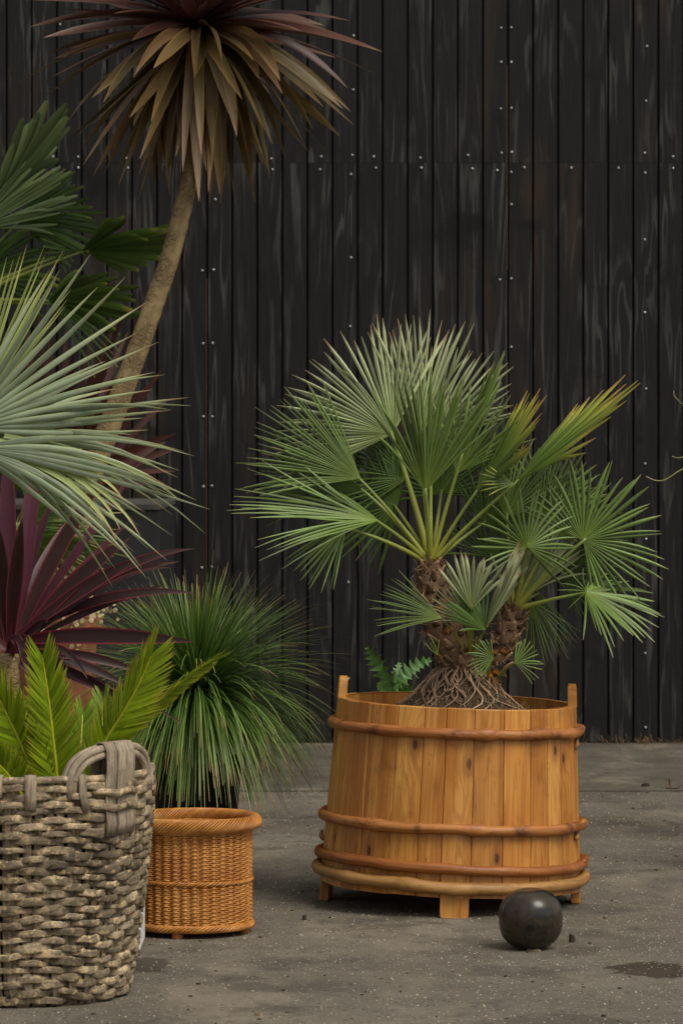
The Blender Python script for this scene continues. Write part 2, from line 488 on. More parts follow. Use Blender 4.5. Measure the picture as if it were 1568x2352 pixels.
M['terracotta'] = m_plain('rusty_terracotta', (0.19, 0.068, 0.026), 0.75, scale=25, var=0.4)
M['plinth'] = m_plain('black_painted_board', (0.016, 0.017, 0.018), 0.55, scale=9, var=0.5)
M['plinth_top'] = m_plain('weathered_top_board', (0.060, 0.058, 0.048), 0.8, scale=30)
M['fibre'] = leaf_mat('palm_fibre', [(0, (0.10, 0.060, 0.034)), (1, (0.32, 0.205, 0.118))], 0.45, trans=0.0, rough=0.9, spec=0.1)
M['scar'] = leaf_mat('leaf_scar', [(0.0, (0.010, 0.007, 0.006)), (0.38, (0.014, 0.009, 0.006)), (0.55, (0.16, 0.055, 0.008)), (0.8, (0.36, 0.14, 0.012)), (1.0, (0.16, 0.06, 0.012))], 0.25, trans=0.0, rough=0.6)
M['root'] = leaf_mat('pale_root', [(0, (0.20, 0.13, 0.08)), (1, (0.33, 0.225, 0.14))], 0.5, trans=0.0, rough=0.85, spec=0.15)
TIP = (0.26, 0.17, 0.085)
M['palm'] = leaf_mat('palm_green', [(0, (0.25, 0.34, 0.045)), (0.25, (0.158, 0.235, 0.050)), (0.85, (0.180, 0.262, 0.072)), (0.97, (0.28, 0.31, 0.10)), (1, TIP)], 0.5, rough=0.34, alt=(0.125, 0.205, 0.045), under=(0.20, 0.26, 0.105))
M['palm_silver'] = leaf_mat('palm_silver', [(0, (0.28, 0.34, 0.09)), (0.3, (0.29, 0.35, 0.15)), (0.9, (0.44, 0.475, 0.26)), (1, TIP)], 0.42, rough=0.38, under=(0.33, 0.37, 0.165))
M['palm_dark'] = leaf_mat('palm_dark', [(0, (0.13, 0.20, 0.030)), (0.3, (0.080, 0.150, 0.024)), (0.95, (0.092, 0.165, 0.032)), (1, TIP)], 0.4, under=(0.12, 0.17, 0.055))
M['palm_yellow'] = leaf_mat('palm_yellowing', [(0, (0.13, 0.185, 0.03)), (0.3, (0.088, 0.155, 0.024)), (0.62, (0.165, 0.235, 0.035)), (0.9, (0.36, 0.34, 0.045)), (1, (0.36, 0.20, 0.06))], 0.28)
M['petiole'] = leaf_mat('petiole', [(0, (0.34, 0.33, 0.045)), (0.5, (0.25, 0.29, 0.050)), (1, (0.19, 0.26, 0.058))], 0.2, trans=0.0, rough=0.4)
M['windmill'] = leaf_mat('windmill_palm', [(0, (0.10, 0.19, 0.025)), (0.3, (0.075, 0.17, 0.027)), (0.93, (0.12, 0.215, 0.037)), (1, (0.30, 0.30, 0.05))], 0.45, under=(0.10, 0.17, 0.055))
M['windmill_pale'] = leaf_mat('windmill_underside', [(0, (0.17, 0.26, 0.085)), (0.5, (0.21, 0.31, 0.125)), (1, (0.27, 0.36, 0.14))], 0.5, under=(0.18, 0.265, 0.10))
M['silver'] = leaf_mat('blue_palm', [(0, (0.19, 0.245, 0.145)), (0.6, (0.265, 0.32, 0.20)), (0.93, (0.34, 0.375, 0.19)), (1, (0.25, 0.13, 0.07))], 0.42, edge=(0.33, 0.39, 0.12), edge_w=0.12, rough=0.46, under=(0.25, 0.295, 0.20))
M['silver_warm'] = leaf_mat('blue_palm_yellow', [(0, (0.23, 0.30, 0.14)), (0.6, (0.29, 0.36, 0.12)), (0.93, (0.36, 0.38, 0.13)), (1, (0.30, 0.16, 0.07))], 0.24, edge=(0.42, 0.45, 0.10), edge_w=0.2)
M['greenfan'] = leaf_mat('bright_fan_palm', [(0, (0.15, 0.24, 0.03)), (0.5, (0.125, 0.225, 0.032)), (0.92, (0.16, 0.25, 0.045)), (1, (0.30, 0.22, 0.06))], 0.4)
M['bronze_up'] = leaf_mat('bronze_leaf_new', [(0, (0.105, 0.024, 0.020)), (0.5, (0.078, 0.026, 0.020)), (0.92, (0.135, 0.058, 0.034)), (1, (0.24, 0.17, 0.09))], 0.5, alt=(0.060, 0.026, 0.020), edge=(0.15, 0.085, 0.045), edge_w=0.08)
M['bronze_low'] = leaf_mat('bronze_leaf_old', [(0, (0.070, 0.030, 0.018)), (0.35, (0.095, 0.058, 0.021)), (0.75, (0.155, 0.115, 0.036)), (0.94, (0.21, 0.13, 0.038)), (1, (0.25, 0.17, 0.09))], 0.55, alt=(0.095, 0.044, 0.026), edge=(0.27, 0.16, 0.055), edge_w=0.1)
M['dullred'] = leaf_mat('dull_red_leaf', [(0, (0.060, 0.016, 0.014)), (0.6, (0.105, 0.028, 0.022)), (1, (0.16, 0.060, 0.040))], 0.5, alt=(0.045, 0.022, 0.020))
M['burgundy'] = leaf_mat('burgundy_leaf', [(0, (0.095, 0.010, 0.016)), (0.2, (0.042, 0.010, 0.013)), (0.7, (0.030, 0.013, 0.012)), (0.95, (0.045, 0.026, 0.018)), (1, (0.15, 0.09, 0.06))], 0.35, edge=(0.20, 0.020, 0.032), edge_w=0.13, rough=0.42, alt=(0.026, 0.010, 0.009), spec=0.3, trans=0.08)
M['purple'] = leaf_mat('purple_leaf', [(0, (0.085, 0.010, 0.020)), (0.6, (0.062, 0.012, 0.026)), (1, (0.08, 0.024, 0.032))], 0.3, edge=(0.14, 0.030, 0.036), edge_w=0.08, rough=0.42, spec=0.3, trans=0.08)
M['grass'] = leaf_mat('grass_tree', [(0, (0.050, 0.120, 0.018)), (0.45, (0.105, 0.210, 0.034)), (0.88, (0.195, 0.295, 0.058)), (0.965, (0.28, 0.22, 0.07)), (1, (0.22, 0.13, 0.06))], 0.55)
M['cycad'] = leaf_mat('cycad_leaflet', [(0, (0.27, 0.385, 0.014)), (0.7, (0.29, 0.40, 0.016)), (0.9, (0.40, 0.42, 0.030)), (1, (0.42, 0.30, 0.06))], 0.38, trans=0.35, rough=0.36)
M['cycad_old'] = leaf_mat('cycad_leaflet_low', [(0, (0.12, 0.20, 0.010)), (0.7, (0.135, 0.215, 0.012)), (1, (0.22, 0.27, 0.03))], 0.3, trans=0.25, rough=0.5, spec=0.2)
M['rachis'] = leaf_mat('cycad_rachis', [(0, (0.24, 0.28, 0.02)), (1, (0.47, 0.43, 0.02))], 0.15, trans=0.0)
M['thistle'] = leaf_mat('thistle_leaf', [(0, (0.10, 0.21, 0.045)), (0.6, (0.08, 0.19, 0.040)), (1, (0.12, 0.23, 0.06))], 0.3, edge=None)
M['disc'] = leaf_mat('dried_disc', [(0, (0.42, 0.32, 0.16)), (1, (0.52, 0.42, 0.25))], 0.35, alt=(0.30, 0.24, 0.09), rough=0.6)
M['wiry'] = leaf_mat('wiry_leaf', [(0, (0.10, 0.16, 0.03)), (0.8, (0.22, 0.21, 0.05)), (0.9, (0.38, 0.30, 0.18)), (1, (0.45, 0.38, 0.28))], 0.2)
M['chip'] = leaf_mat('wood_chips', [(0, (0.30, 0.21, 0.11)), (1, (0.38, 0.31, 0.20))], 0.5, alt=(0.11, 0.066, 0.034), trans=0.0, rough=0.8)
M['grit'] = leaf_mat('grit', [(0, (0.40, 0.355, 0.275)), (1, (0.48, 0.43, 0.34))], 0.6, alt=(0.22, 0.18, 0.13), trans=0.0, rough=0.85)
M['litter'] = leaf_mat('brown_litter', [(0, (0.085, 0.048, 0.024)), (1, (0.15, 0.09, 0.045))], 0.5, trans=0.0, rough=0.9)
M['dark_litter'] = leaf_mat('dark_litter', [(0, (0.022, 0.014, 0.010)), (1, (0.035, 0.022, 0.014))], 0.4, trans=0.0, rough=0.9)

# ---------------------------------------------------------------- setting: ground, apron
SEAM_D = ground_d(1819)
mb = MB()
GX, GY0, GY1 = 60.0, -60.0, SEAM_D
I = [mb.vert(p) for p in ((-GX, GY0, 0), (GX, GY0, 0), (GX, GY1, 0), (-GX, GY1, 0))]
mb.face(*I)
mb.build('ground', M['asphalt'])['kind'] = 'structure'
mb = MB()
I = [mb.vert(p) for p in ((-GX, GY1 - 0.2, -0.03), (GX, GY1 - 0.2, -0.03), (GX, 60, -0.03), (-GX, 60, -0.03))]
mb.face(*I)
mb.build('subsoil', M['soil'])['kind'] = 'structure'
mb = MB()
box(mb, (-GX, SEAM_D + 0.035, -0.02), (GX, WALL_D + 0.3, 0.006), 0.006)
mb.build('concrete_apron', M['concrete'], smooth=False)['kind'] = 'structure'

# ---------------------------------------------------------------- wall of grooved boards
wall = thing('timber_wall', 'tall black stained wall of grooved vertical boards with bright screw heads', 'wall', (0, WALL_D, 0))
PITCH = 1.2192 / 12
X476 = W(476, 0, WALL_D).x
meshes = {}
for row, (z0, z1) in enumerate(((0.012, JOINT_Z), (JOINT_Z + 0.0006, JOINT_Z + 2.44))):
    mb = MB()
    box(mb, (-PITCH / 2 + 0.0042, -0.012 + row * 0.0012, z0), (PITCH / 2 - 0.0042, 0.006, z1), 0.0016)
    meshes[row] = mb.mesh('plank', M['wall'], smooth=False)
for row in (0, 1):
    for k in range(-30, 48):
        o = link('plank', meshes[row], wall)
        o.location = (X476 + (k + 0.5) * PITCH, RND.uniform(-0.0008, 0.0008), 0)
mb = MB()
box(mb, (X476 - 30 * PITCH, 0.008, 0.0), (X476 + 48 * PITCH, 0.06, JOINT_Z + 2.44))
mb.build('backing_sheet', M['wall_back'], wall, smooth=False)
for xs, y0, y1 in ((476, 640, 1330), (1165, 150, 620), (1165, 840, 1000), (1165, 1330, 1500)):
    mb = MB()
    a, b = W(xs, y1, WALL_D), W(xs, y0, WALL_D)
    box(mb, (a.x - 0.0034, -0.006, a.z), (a.x - 0.0008, 0.007, b.z))
    mb.build('raw_sheet_edge', M['raw_edge'], wall, smooth=False)
mb = MB()
lathe(mb, [(0.0052, -0.004), (0.0052, 0.001), (0.0042, 0.0028), (0.0022, 0.0036), (0.0014, 0.0026)], 10, close_top=True)
nail_me = mb.mesh('screw_head', M['nail'])
NAILS = [(139, 57), (129, 360), (181, 361), (183, 386), (67, 387), (131, 391), (292, 364), (295, 386), (495, 458), (623, 365), (626, 390), (735, 390), (738, 360), (130, 550), (465, 622), (491, 620),
         (812, 83), (811, 207), (809, 357), (806, 401), (806, 592), (804, 750), (800, 1337), (800, 1558), (858, 360), (965, 363), (1074, 357), (1151, 352), (1174, 350), (863, 386), (967, 386), (1084, 388),
         (1141, 392), (1168, 396), (1203, 385), (1311, 386), (1419, 386), (1480, 397), (1544, 387), (1479, 352), (1544, 360), (1150, 65), (1172, 64), (1150, 143), (1173, 143), (1149, 250), (1172, 249),
         (1169, 470), (1147, 643), (1168, 640), (1168, 797), (1484, 107), (1482, 232), (1479, 551), (1479, 718), (1482, 893), (1480, 1065), (1482, 1238), (1480, 1500), (1481, 1670), (467, 789), (489, 788),
         (468, 957), (488, 957), (468, 1117), (487, 1116), (464, 1304), (487, 1302), (487, 1463), (1170, 1120), (129, 690), (1145, 960), (1170, 958)]
for x, y in NAILS:
    p = W(x, y, WALL_D)
    k = (p.x - X476) / PITCH
    fr = k - math.floor(k)
    fr = min(max(fr, 0.14), 0.86)
    o = link('screw_head', nail_me, wall)
    o.location = (X476 + (math.floor(k) + fr) * PITCH, -0.0125 + (0.0012 if p.z > JOINT_Z else 0), p.z)
    o.rotation_euler = (math.radians(90), 0, RND.uniform(0, 3))

# ---------------------------------------------------------------- black box by the wall
pb = thing('storage_crate', 'low black painted board box with weathered flat top standing against the wall', 'crate', (0, 0, 0))
d0, d1 = 14.15, 15.45
a = W(366, 1158, d0)
topz = a.z
mb = MB(); box(mb, (a.x - 1.3, d0, 0.012), (a.x - 0.0, d0 + 0.02, topz - 0.022), 0.003); mb.build('front_panel', M['plinth'], pb, False)
mb = MB(); box(mb, (a.x - 0.02, d0 + 0.022, 0.012), (a.x - 0.001, d1, topz - 0.022), 0.003); mb.build('side_panel', M['plinth'], pb, False)
mb = MB(); box(mb, (a.x - 1.3, d0 + 0.022, 0.012), (a.x - 1.28, d1, topz - 0.022), 0.003); mb.build('side_panel', M['plinth'], pb, False)
mb = MB(); box(mb, (a.x - 1.31, d0 - 0.006, topz - 0.022), (a.x + 0.004, d1, topz), 0.004); mb.build('top_board', M['plinth_top'], pb, False)

# ---------------------------------------------------------------- leaf builders
def strap(parent, base, ctrl, tip, width, mat, n=12, face=None, chan=0.16, roll=0.0, name='leaf', shape=None, twist=0.0):
    """Long pointed strap leaf along a quadratic curve, channelled, one object."""
    mb = MB()
    strap_into(mb, base, ctrl, tip, width, n, face, chan, roll, RND.random(), shape, twist)
    return mb.build(name, mat, parent)

PROFILE = [(0, 0.42), (0.12, 0.55), (0.4, 0.95), (0.55, 1.0), (0.75, 0.82), (0.9, 0.42), (0.97, 0.15), (1.0, 0.02)]
STRAPPY = [(0, 0.55), (0.10, 0.72), (0.25, 0.95), (0.5, 1.0), (0.72, 0.92), (0.86, 0.66), (0.95, 0.3), (1.0, 0.02)]

def strap_into(mb, base, ctrl, tip, width, n=12, face=None, chan=0.16, roll=0.0, rnd=0.5, shape=None, twist=0.0):
    pts = bez(Vector(base), Vector(ctrl), Vector(tip), n)
    face = Vector(face) if face is not None else Vector((0, -0.6, 0.8))
    prev = None
    for i, p in enumerate(pts):
        t = i / n
        tan = (pts[min(i + 1, n)] - pts[max(i - 1, 0)]).normalized()
        side = tan.cross(face)
        if side.length < 1e-3: side = tan.orthogonal()
        side.normalize()
        nor = side.cross(tan).normalized()
        a = roll + twist * t
        s = side * math.cos(a) + nor * math.sin(a)
        m = nor * math.cos(a) - side * math.sin(a)
        w = width * 0.5 * interp(t, shape or PROFILE)
        row = (mb.vert(p - s * w, (t, rnd, 0.0)), mb.vert(p - m * (chan * w * 2), (t, rnd, 0.5)), mb.vert(p + s * w, (t, rnd, 1.0)))
        if prev:
            mb.face(prev[0], prev[1], row[1], row[0]); mb.face(prev[1], prev[2], row[2], row[1])
        prev = row

def fan_leaf(parent, hub, R, a0, a1, nseg, mat, roll=0.0, lean=0.0, droop=0.05, fuse=0.36, petiole=None, pet_r=0.005, pet_mat=None, wide=1.0, cup=0.0, lens=(0.90, 1.04), blunt=0.16, ragged=1.0, bow=0.25, loose=0.10, point=False, finger=0.0085):
    """Palmate leaf: pleated segments that are joined near the hub. Angles in the leaf's plane, 0 = right, 90 = up when it faces the camera."""
    hub = Vector(hub)
    am = math.radians((a0 + a1) / 2)
    U, V, Nn = Vector((1, 0, 0)), Vector((0, 0, 1)), Vector((0, -1, 0))
    main = U * math.cos(am) + V * math.sin(am)
    cross = -U * math.sin(am) + V * math.cos(am)
    R1 = Matrix.Rotation(math.radians(roll), 3, main)
    cross = R1 @ cross; nn = R1 @ Nn
    R2 = Matrix.Rotation(math.radians(lean), 3, cross)
    main = R2 @ main; nn = R2 @ nn
    mb = MB()
    dth = math.radians(a1 - a0) / nseg
    half = math.radians(a1 - a0) / 2
    tw = min(dth, 0.16) * wide
    for k in range(nseg):
        th = (k + 0.5) * dth - half
        e = abs(th) / max(half, 1e-3)
        L = R * lerp(lens[1], lens[0], e ** 2) * RND.uniform(0.86, 1.05)
        rnd = RND.random()
        jit = RND.uniform(-0.6, 0.6) * dth * ragged
        dr = droop * RND.uniform(0.4, 1.7)
        bw = bow * RND.uniform(-0.5, 0.6)
        fz = fuse * RND.uniform(0.8, 1.15)
        oop = RND.uniform(-1, 1) * loose
        if RND.random() < 0.06: dr += 0.15; L *= 0.9
        prev = None
        N = 8
        for i in range(N + 1):
            s = i / N
            ang = th + jit * max(0.0, s - fz) / (1 - fz)
            d = main * math.cos(ang) + cross * math.sin(ang)
            sd = -main * math.sin(ang) + cross * math.cos(ang)
            if point: w = finger * interp(s, [(0, 0.12), (0.12, 0.55), (0.30, 1.0), (0.52, 0.92), (0.8, 0.5), (0.95, 0.2), (1, 0.03)])
            elif s <= fz: w = max(0.0006, s * L * math.tan(tw / 2))
            else:
                q = (s - fz) / (1 - fz)
                w = fz * L * math.tan(tw / 2) * ((1.0 + 0.30 * min(1, q * 2)) * lerp(1.0, blunt, q ** 3.2) if not point else lerp(1.0, blunt, q ** 1.6))
            p = hub + d * (s * L) - UP * (dr * L * s ** 2.4) + nn * (cup * L * (1 - math.cos(th)) * s + bw * L * 0.16 * max(0.0, s - fz) ** 2 + oop * L * max(0.0, s - fz * 0.6) ** 1.3)
            p = p + nn * (-abs(math.sin(th)) * cup * L * s * 0.5)
            fold = w * (0.35 if point else 0.75)
            wo = w * (0.96 if s <= fz or point else 0.80)
            row = (mb.vert(p - sd * wo - nn * fold, (s, rnd, 0.0)), mb.vert(p + nn * fold, (s, rnd, 0.5)), mb.vert(p + sd * wo - nn * fold, (s, rnd, 1.0)))
            if prev:
                mb.face(prev[0], row[0], row[1], prev[1]); mb.face(prev[1], row[1], row[2], prev[2])
            prev = row
    o = mb.build('fan_leaf', mat, parent)
    if petiole is not None:
        base = Vector(petiole)
        mid = (base + hub) / 2 + Vector((0, 0, (hub - base).length * RND.uniform(0.02, 0.08)))
        pm = MB()
        pts = bez(base, mid, hub + main * 0.01, 10)
        tube(pm, pts, [lerp(pet_r * 1.5, pet_r * 0.62, i / 10) for i in range(11)], 6, cap=True)
        pm.build('petiole', pet_mat or M['petiole'], o)
    return o

# ---------------------------------------------------------------- tall bronze cordyline
TD = 12.9
tc = thing('cordyline_tree', 'tall cordyline with leaning bare trunk and a drooping mop of bronze strap leaves', 'tree', W(150, 1857, TD))
def child_space(o): return Vector(o.location)
class Local:
    """Builds parts in world coordinates under a thing: shifts them by its base."""
    pass
def finish(o):
    """Moves the mesh data of the parts so that they sit right under a root that is not at the origin."""
    loc = Vector(o.location)
    seen = set()
    for ch in o.children_recursive:
        if ch.data is not None and ch.data.name not in seen and not ch.get('_local'):
            ch.data.transform(Matrix.Translation(-loc)); seen.add(ch.data.name)

path = [(455, 70, 22), (459, 200, 26), (457, 300, 32), (438, 400, 37), (415, 500, 42), (388, 600, 45), (353, 700, 47), (322, 790, 49), (289, 880, 51), (255, 970, 53), (218, 1070, 54), (185, 1180, 55), (163, 1320, 57), (152, 1500, 60), (150, 1857, 66)]
pv = smooth_path([Vector((x, y, w)) for x, y, w in path], 6)
mb = MB()
pts = [W(p.x, p.y, TD) for p in pv]
rad = [p.z * px(TD) / 2 * (1 + 0.09 * noise.noise(Vector((0, 0, i * 0.9)))) for i, p in enumerate(pv)]
tube(mb, pts, rad, 14)
mb.build('trunk', M['bark'], tc)
hubc = W(455, 62, TD)
R_ = random.Random(21)
for k in range(250):
    az = k * 2.399963 + R_.uniform(-0.25, 0.25)
    f = (k + 0.5) / 250
    el = math.radians(lerp(-86, 74, f ** 1.05) + R_.uniform(-9, 9))
    L = lerp(0.49, 0.62, min(1, f * 1.5)) * R_.uniform(0.78, 1.08)
    horiz = Vector((math.cos(az), math.sin(az), 0))
    base = hubc + UP * lerp(-0.075, 0.06, f) + horiz * 0.012
    dirv = horiz * math.cos(el) + UP * math.sin(el)
    tip = base + dirv * L
    ctrl = base + (horiz * math.cos(el * 0.55 + 0.25) + UP * math.sin(el * 0.55 + 0.25)) * L * (0.42 if el > -0.6 else 0.26)
    if el < -0.5: ctrl = base + horiz * L * R_.uniform(0.12, 0.34) + UP * L * R_.uniform(-0.08, 0.06)
    ctrl = ctrl + Vector((R_.uniform(-1, 1), R_.uniform(-1, 1), R_.uniform(-1, 1))) * 0.045
    tip = tip + Vector((R_.uniform(-1, 1), R_.uniform(-1, 1), R_.uniform(-1, 0.3))) * 0.05
    low = el < math.radians(-14) + R_.uniform(-0.12, 0.12)
    strap(tc, base, ctrl, tip, R_.uniform(0.032, 0.047), M['bronze_low'] if low else M['bronze_up'], 12, face=(horiz * -0.25 + UP * 0.7 + Vector((0, -0.35, 0))) if el > -0.5 else horiz, chan=R_.uniform(0.08, 0.2), roll=R_.uniform(-0.6, 0.6), twist=R_.uniform(-0.9, 0.9), shape=STRAPPY)
finish(tc)

def nursery_pot(label, centre, r, h, lip=0.012):
    o = thing('plant_pot', label, 'pot', centre, 'black plastic plant pots')
    mb = MB()
    lathe(mb, [(r * 0.78, 0), (r, h - 0.02), (r + lip, h - 0.02), (r + lip, h), (r - 0.004, h), (r - 0.01, h - 0.03)], 40)
    mb.build('pot_body', M['black_plastic'], o)
    mb = MB()
    lathe(mb, [(0.001, h - 0.03), (r * 0.5, h - 0.028), (r - 0.006, h - 0.032)], 40, close_bottom=False, wob=0.05)
    mb.build('soil', M['soil'], o)
    return o
b = W(150, 1857, TD)
nursery_pot('black plastic pot at the foot of the leaning bare cordyline trunk', (b.x, TD, 0), 0.17, 0.30)

# ---------------------------------------------------------------- windmill palm, upper left
WD = 13.25
wp = thing('windmill_palm', 'dark green fan palm with broad blunt leaves beside the leaning bare trunk', 'palm', W(-110, 1852, WD))
mb = MB()
pp = [W(-110, y, WD) for y in (1852, 1600, 1300, 1000, 800, 690)]
tp_ = smooth_path(pp, 6)
tube(mb, tp_, [lerp(0.062, 0.05, i / (len(tp_) - 1)) * (1 + 0.10 * noise.noise(Vector((0, 0, i * 1.7)))) * (0.35 if i == len(tp_) - 1 else 1) for i in range(len(tp_))], 14)
mb.build('trunk', M['fibre'], wp)
cr = W(-105, 700, WD)
s = px(WD)
def wl(hx, hy, dd, R, a0, a1, n, mat, **k):
    fan_leaf(wp, W(hx, hy, WD + dd), R * s, a0, a1, n, M[mat], petiole=cr, pet_r=0.007, wide=1.25, blunt=0.42, ragged=0.5, **k)
wl(-22, 485, 0.0, 290, 2, 106, 18, 'windmill_pale', roll=82, droop=0.0, fuse=0.6)
wl(-62, 532, -0.05, 245, 0, 60, 16, 'windmill_pale', roll=35, droop=0.02, fuse=0.62)
wl(42, 506, 0.12, 192, -45, 62, 22, 'windmill', roll=-25, droop=0.08, fuse=0.62)
wl(189, 577, 0.05, 216, -55, 75, 20, 'windmill', roll=72, droop=0.03, fuse=0.6)
wl(180, 577, 0.07, 90, 130, 200, 6, 'windmill', roll=60, droop=0.0, fuse=0.4)
wl(112, 692, 0.0, 212, -60, 72, 20, 'windmill', roll=66, droop=0.10, fuse=0.55)
wl(118, 694, 0.02, 190, -62, -20, 5, 'windmill', roll=20, droop=0.15, fuse=0.2)
wl(-60, 640, 0.1, 200, -30, 100, 20, 'windmill', roll=30, droop=0.1, fuse=0.55)
finish(wp)

# ---------------------------------------------------------------- dull red cordyline at the back
RD = 13.6
rc = thing('red_cordyline', 'dull red cordyline with upright narrow blades, dark wall behind it', 'cordyline', W(120, 1813, RD))
base = W(135, 1190, RD)
mb = MB(); tube(mb, smooth_path([W(120, 1813, RD), W(125, 1500, RD), base], 4), 0.03, 10); mb.build('trunk', M['bark'], rc)
tips = [(30, 745), (58, 735), (88, 700), (112, 760), (150, 752), (170, 800), (214, 775), (240, 790), (268, 718), (287, 706), (296, 760), (312, 830), (374, 846), (364, 868), (388, 917), (330, 900), (406, 996), (382, 1015), (404, 1032), (404, 1083), (380, 1110), (60, 900), (120, 880), (190, 860), (20, 800), (230, 690), (-20, 760), (250, 850), (200, 900), (330, 1000), (-60, 850), (150, 820)]
for k, (x, y) in enumerate(tips):
    dd = RND.uniform(-0.25, 0.25)
    tip = W(x, y, RD + dd)
    b0 = base + Vector((RND.uniform(-.03, .03), RND.uniform(-.03, .03), RND.uniform(-.04, .06)))
    ctrl = (b0 + tip) / 2 + UP * (0.05 + 0.06 * abs(tip.x - b0.x)) + Vector((RND.uniform(-.03, .03), 0, 0))
    strap(rc, b0, ctrl, tip, RND.uniform(0.026, 0.040), M['dullred'], 10, face=(RND.uniform(-.4, .4), -1, 0.3), roll=RND.uniform(-0.7, 0.7))
finish(rc)
b = W(120, 1813, RD)
nursery_pot('black plastic pot under the dull red cordyline by the wall', (b.x, RD, 0), 0.15, 0.28)

# ---------------------------------------------------------------- bright green fan palm between the red and burgundy plants
FD = 11.9
gp = thing('green_fan_palm', 'light green narrow-fingered fan palm partly hidden by burgundy and silver leaves', 'palm', W(-20, 1929, FD))
mb = MB(); tube(mb, smooth_path([W(-20, 1929, FD), W(-15, 1600, FD), W(-10, 1330, FD)], 4), 0.035, 10); mb.build('trunk', M['fibre'], gp)
cr = W(-10, 1340, FD); s = px(FD)
for hx, hy, dd, R, a0, a1, n, ro, dr in ((40, 1200, 0, 235, -25, 75, 24, 35, 0.05), (55, 1225, -.08, 205, -70, 20, 20, 45, 0.06), (60, 1150, 0.1, 200, 10, 110, 20, 20, 0.03), (70, 1235, -.12, 215, -30, 18, 12, 55, 0.03), (20, 1120, 0.15, 190, -20, 70, 18, 30, 0.05)):
    fan_leaf(gp, W(hx, hy, FD + dd), R * s, a0, a1, n, M['greenfan'], roll=ro, droop=dr, fuse=0.35, petiole=cr, pet_r=0.005, wide=1.1, blunt=0.25)
finish(gp)

# ---------------------------------------------------------------- square planter with dried discs
QD = 11.4
qx = W(112, 0, QD).x
qz = W(0, 1412, QD).z
tp = thing('tall_planter', 'tall square rust-coloured planter behind the burgundy leaves', 'planter', (qx, QD, 0))
tp.rotation_euler = (0, 0, math.radians(-32))
mb = MB()
w0, w1 = 0.085, 0.105
for (z, w) in ((0, w0), (qz - 0.04, w1 * 0.98), (qz - 0.04, w1 + 0.008), (qz, w1 + 0.008), (qz, w1 - 0.014), (qz - 0.05, w1 - 0.016)):
    for x, y in ((-w, -w), (w, -w), (w, w), (-w, w)): mb.vert((x, y, z))
for r in range(5):
    for k in range(4): mb.face(r * 4 + k, r * 4 + (k + 1) % 4, r * 4 + 4 + (k + 1) % 4, r * 4 + 4 + k)
mb.face(3, 2, 1, 0); mb.face(20, 21, 22, 23)
mb.build('planter_body', M['terracotta'], tp, smooth=False)
hp = thing('dried_disc_plant', 'dried plant with pale round papery discs spilling over a rust-coloured planter', 'plant', (qx, QD, qz - 0.03))
R_ = random.Random(5)
def disc_at(x, y, r, d=None):
    d = d if d is not None else QD - 0.13 + R_.uniform(-0.1, 0.05)
    c = W(x, y, d)
    nn = Vector((R_.uniform(-.9, .9), -1, R_.uniform(-.5, .9))).normalized()
    u = nn.orthogonal().normalized(); v = nn.cross(u)
    mb = MB(); rr = r * px(d); rnd = R_.random()
    e = R_.uniform(0.7, 1.0)
    ci = mb.vert(c + nn * rr * 0.15, (0, rnd, 0.5))
    ring = [mb.vert(c + u * math.cos(a) * rr + v * math.sin(a) * rr * e, (1, rnd, 0.5)) for a in [k * math.tau / 12 for k in range(12)]]
    for k in range(12): mb.face(ci, ring[k], ring[(k + 1) % 12])
    mb.build('disc', M['disc'], hp)
for x, y, r in ((129, 1375, 9), (111, 1384, 5), (160, 1355, 5), (149, 1361, 5), (207, 1375, 10), (186, 1377, 6), (131, 1408, 8), (140, 1404, 7), (152, 1402, 8), (177, 1390, 8), (162, 1404, 7), (181, 1393, 8), (193, 1405, 8), (191, 1417, 7), (172, 1417, 7), (122, 1412, 5), (142, 1424, 6), (213, 1416, 8), (244, 1402, 8), (235, 1412, 6), (226, 1404, 5), (271, 1423, 4), (150, 1425, 7), (165, 1425, 6), (100, 1452, 8), (112, 1450, 6), (90, 1461, 6), (77, 1463, 5), (128, 1450, 6), (140, 1453, 5), (172, 1474, 6), (182, 1480, 6), (165, 1485, 6), (178, 1495, 5)):
    disc_at(x, y, r)
for _ in range(75):
    a = R_.random()
    disc_at(lerp(95, 265, a) + R_.uniform(-15, 15), 1385 + abs(R_.gauss(0, 55)), R_.uniform(3, 7))
for k in range(14):
    x = R_.uniform(110, 260); y = R_.uniform(1370, 1480)
    mb = MB(); a0 = W(112, 1425, QD); tip = W(x, y, QD - 0.12)
    tube(mb, bez(a0, (a0 + tip) / 2 + UP * 0.05, tip, 6), 0.0012, 5); mb.build('stem', M['litter'], hp)
finish(hp)

# ---------------------------------------------------------------- silver palm in the white planter
VD = 9.42
sp = thing('silver_palm', 'large silver grey-green fan palm with long stiff fingers above burgundy leaves', 'palm', (W(-95, 0, VD).x, VD, 0.29))
mb = MB(); tube(mb, smooth_path([Vector((W(-95, 0, VD).x, VD, 0.28)), W(-100, 1400, VD), W(-105, 1120, VD)], 5), 0.05, 12); mb.build('trunk', M['fibre'], sp)
cr = W(-105, 1130, VD); s = px(VD)
def sl(hx, hy, dd, R, a0, a1, n, mat='silver', **k):
    fan_leaf(sp, W(hx, hy, VD + dd), R * s, a0, a1, n, M[mat], petiole=cr, pet_r=0.008, blunt=k.pop('blunt', 0.05), wide=k.pop('wide', 1.3), point=True, lens=(0.92, 1.03), loose=0.14, **k)
sl(-82, 985, -0.05, 500, -8, 66, 13, droop=0.0, fuse=0.42, roll=12, ragged=1.0, lean=8)
sl(-60, 960, 0.10, 415, 46, 94, 16, 'silver_warm', droop=0.0, fuse=0.3, roll=25, finger=0.0050)
sl(-60, 1030, -0.12, 515, -26, 14, 10, finger=0.0075, droop=0.25, fuse=0.42, roll=-15, lean=-6, ragged=1.3)
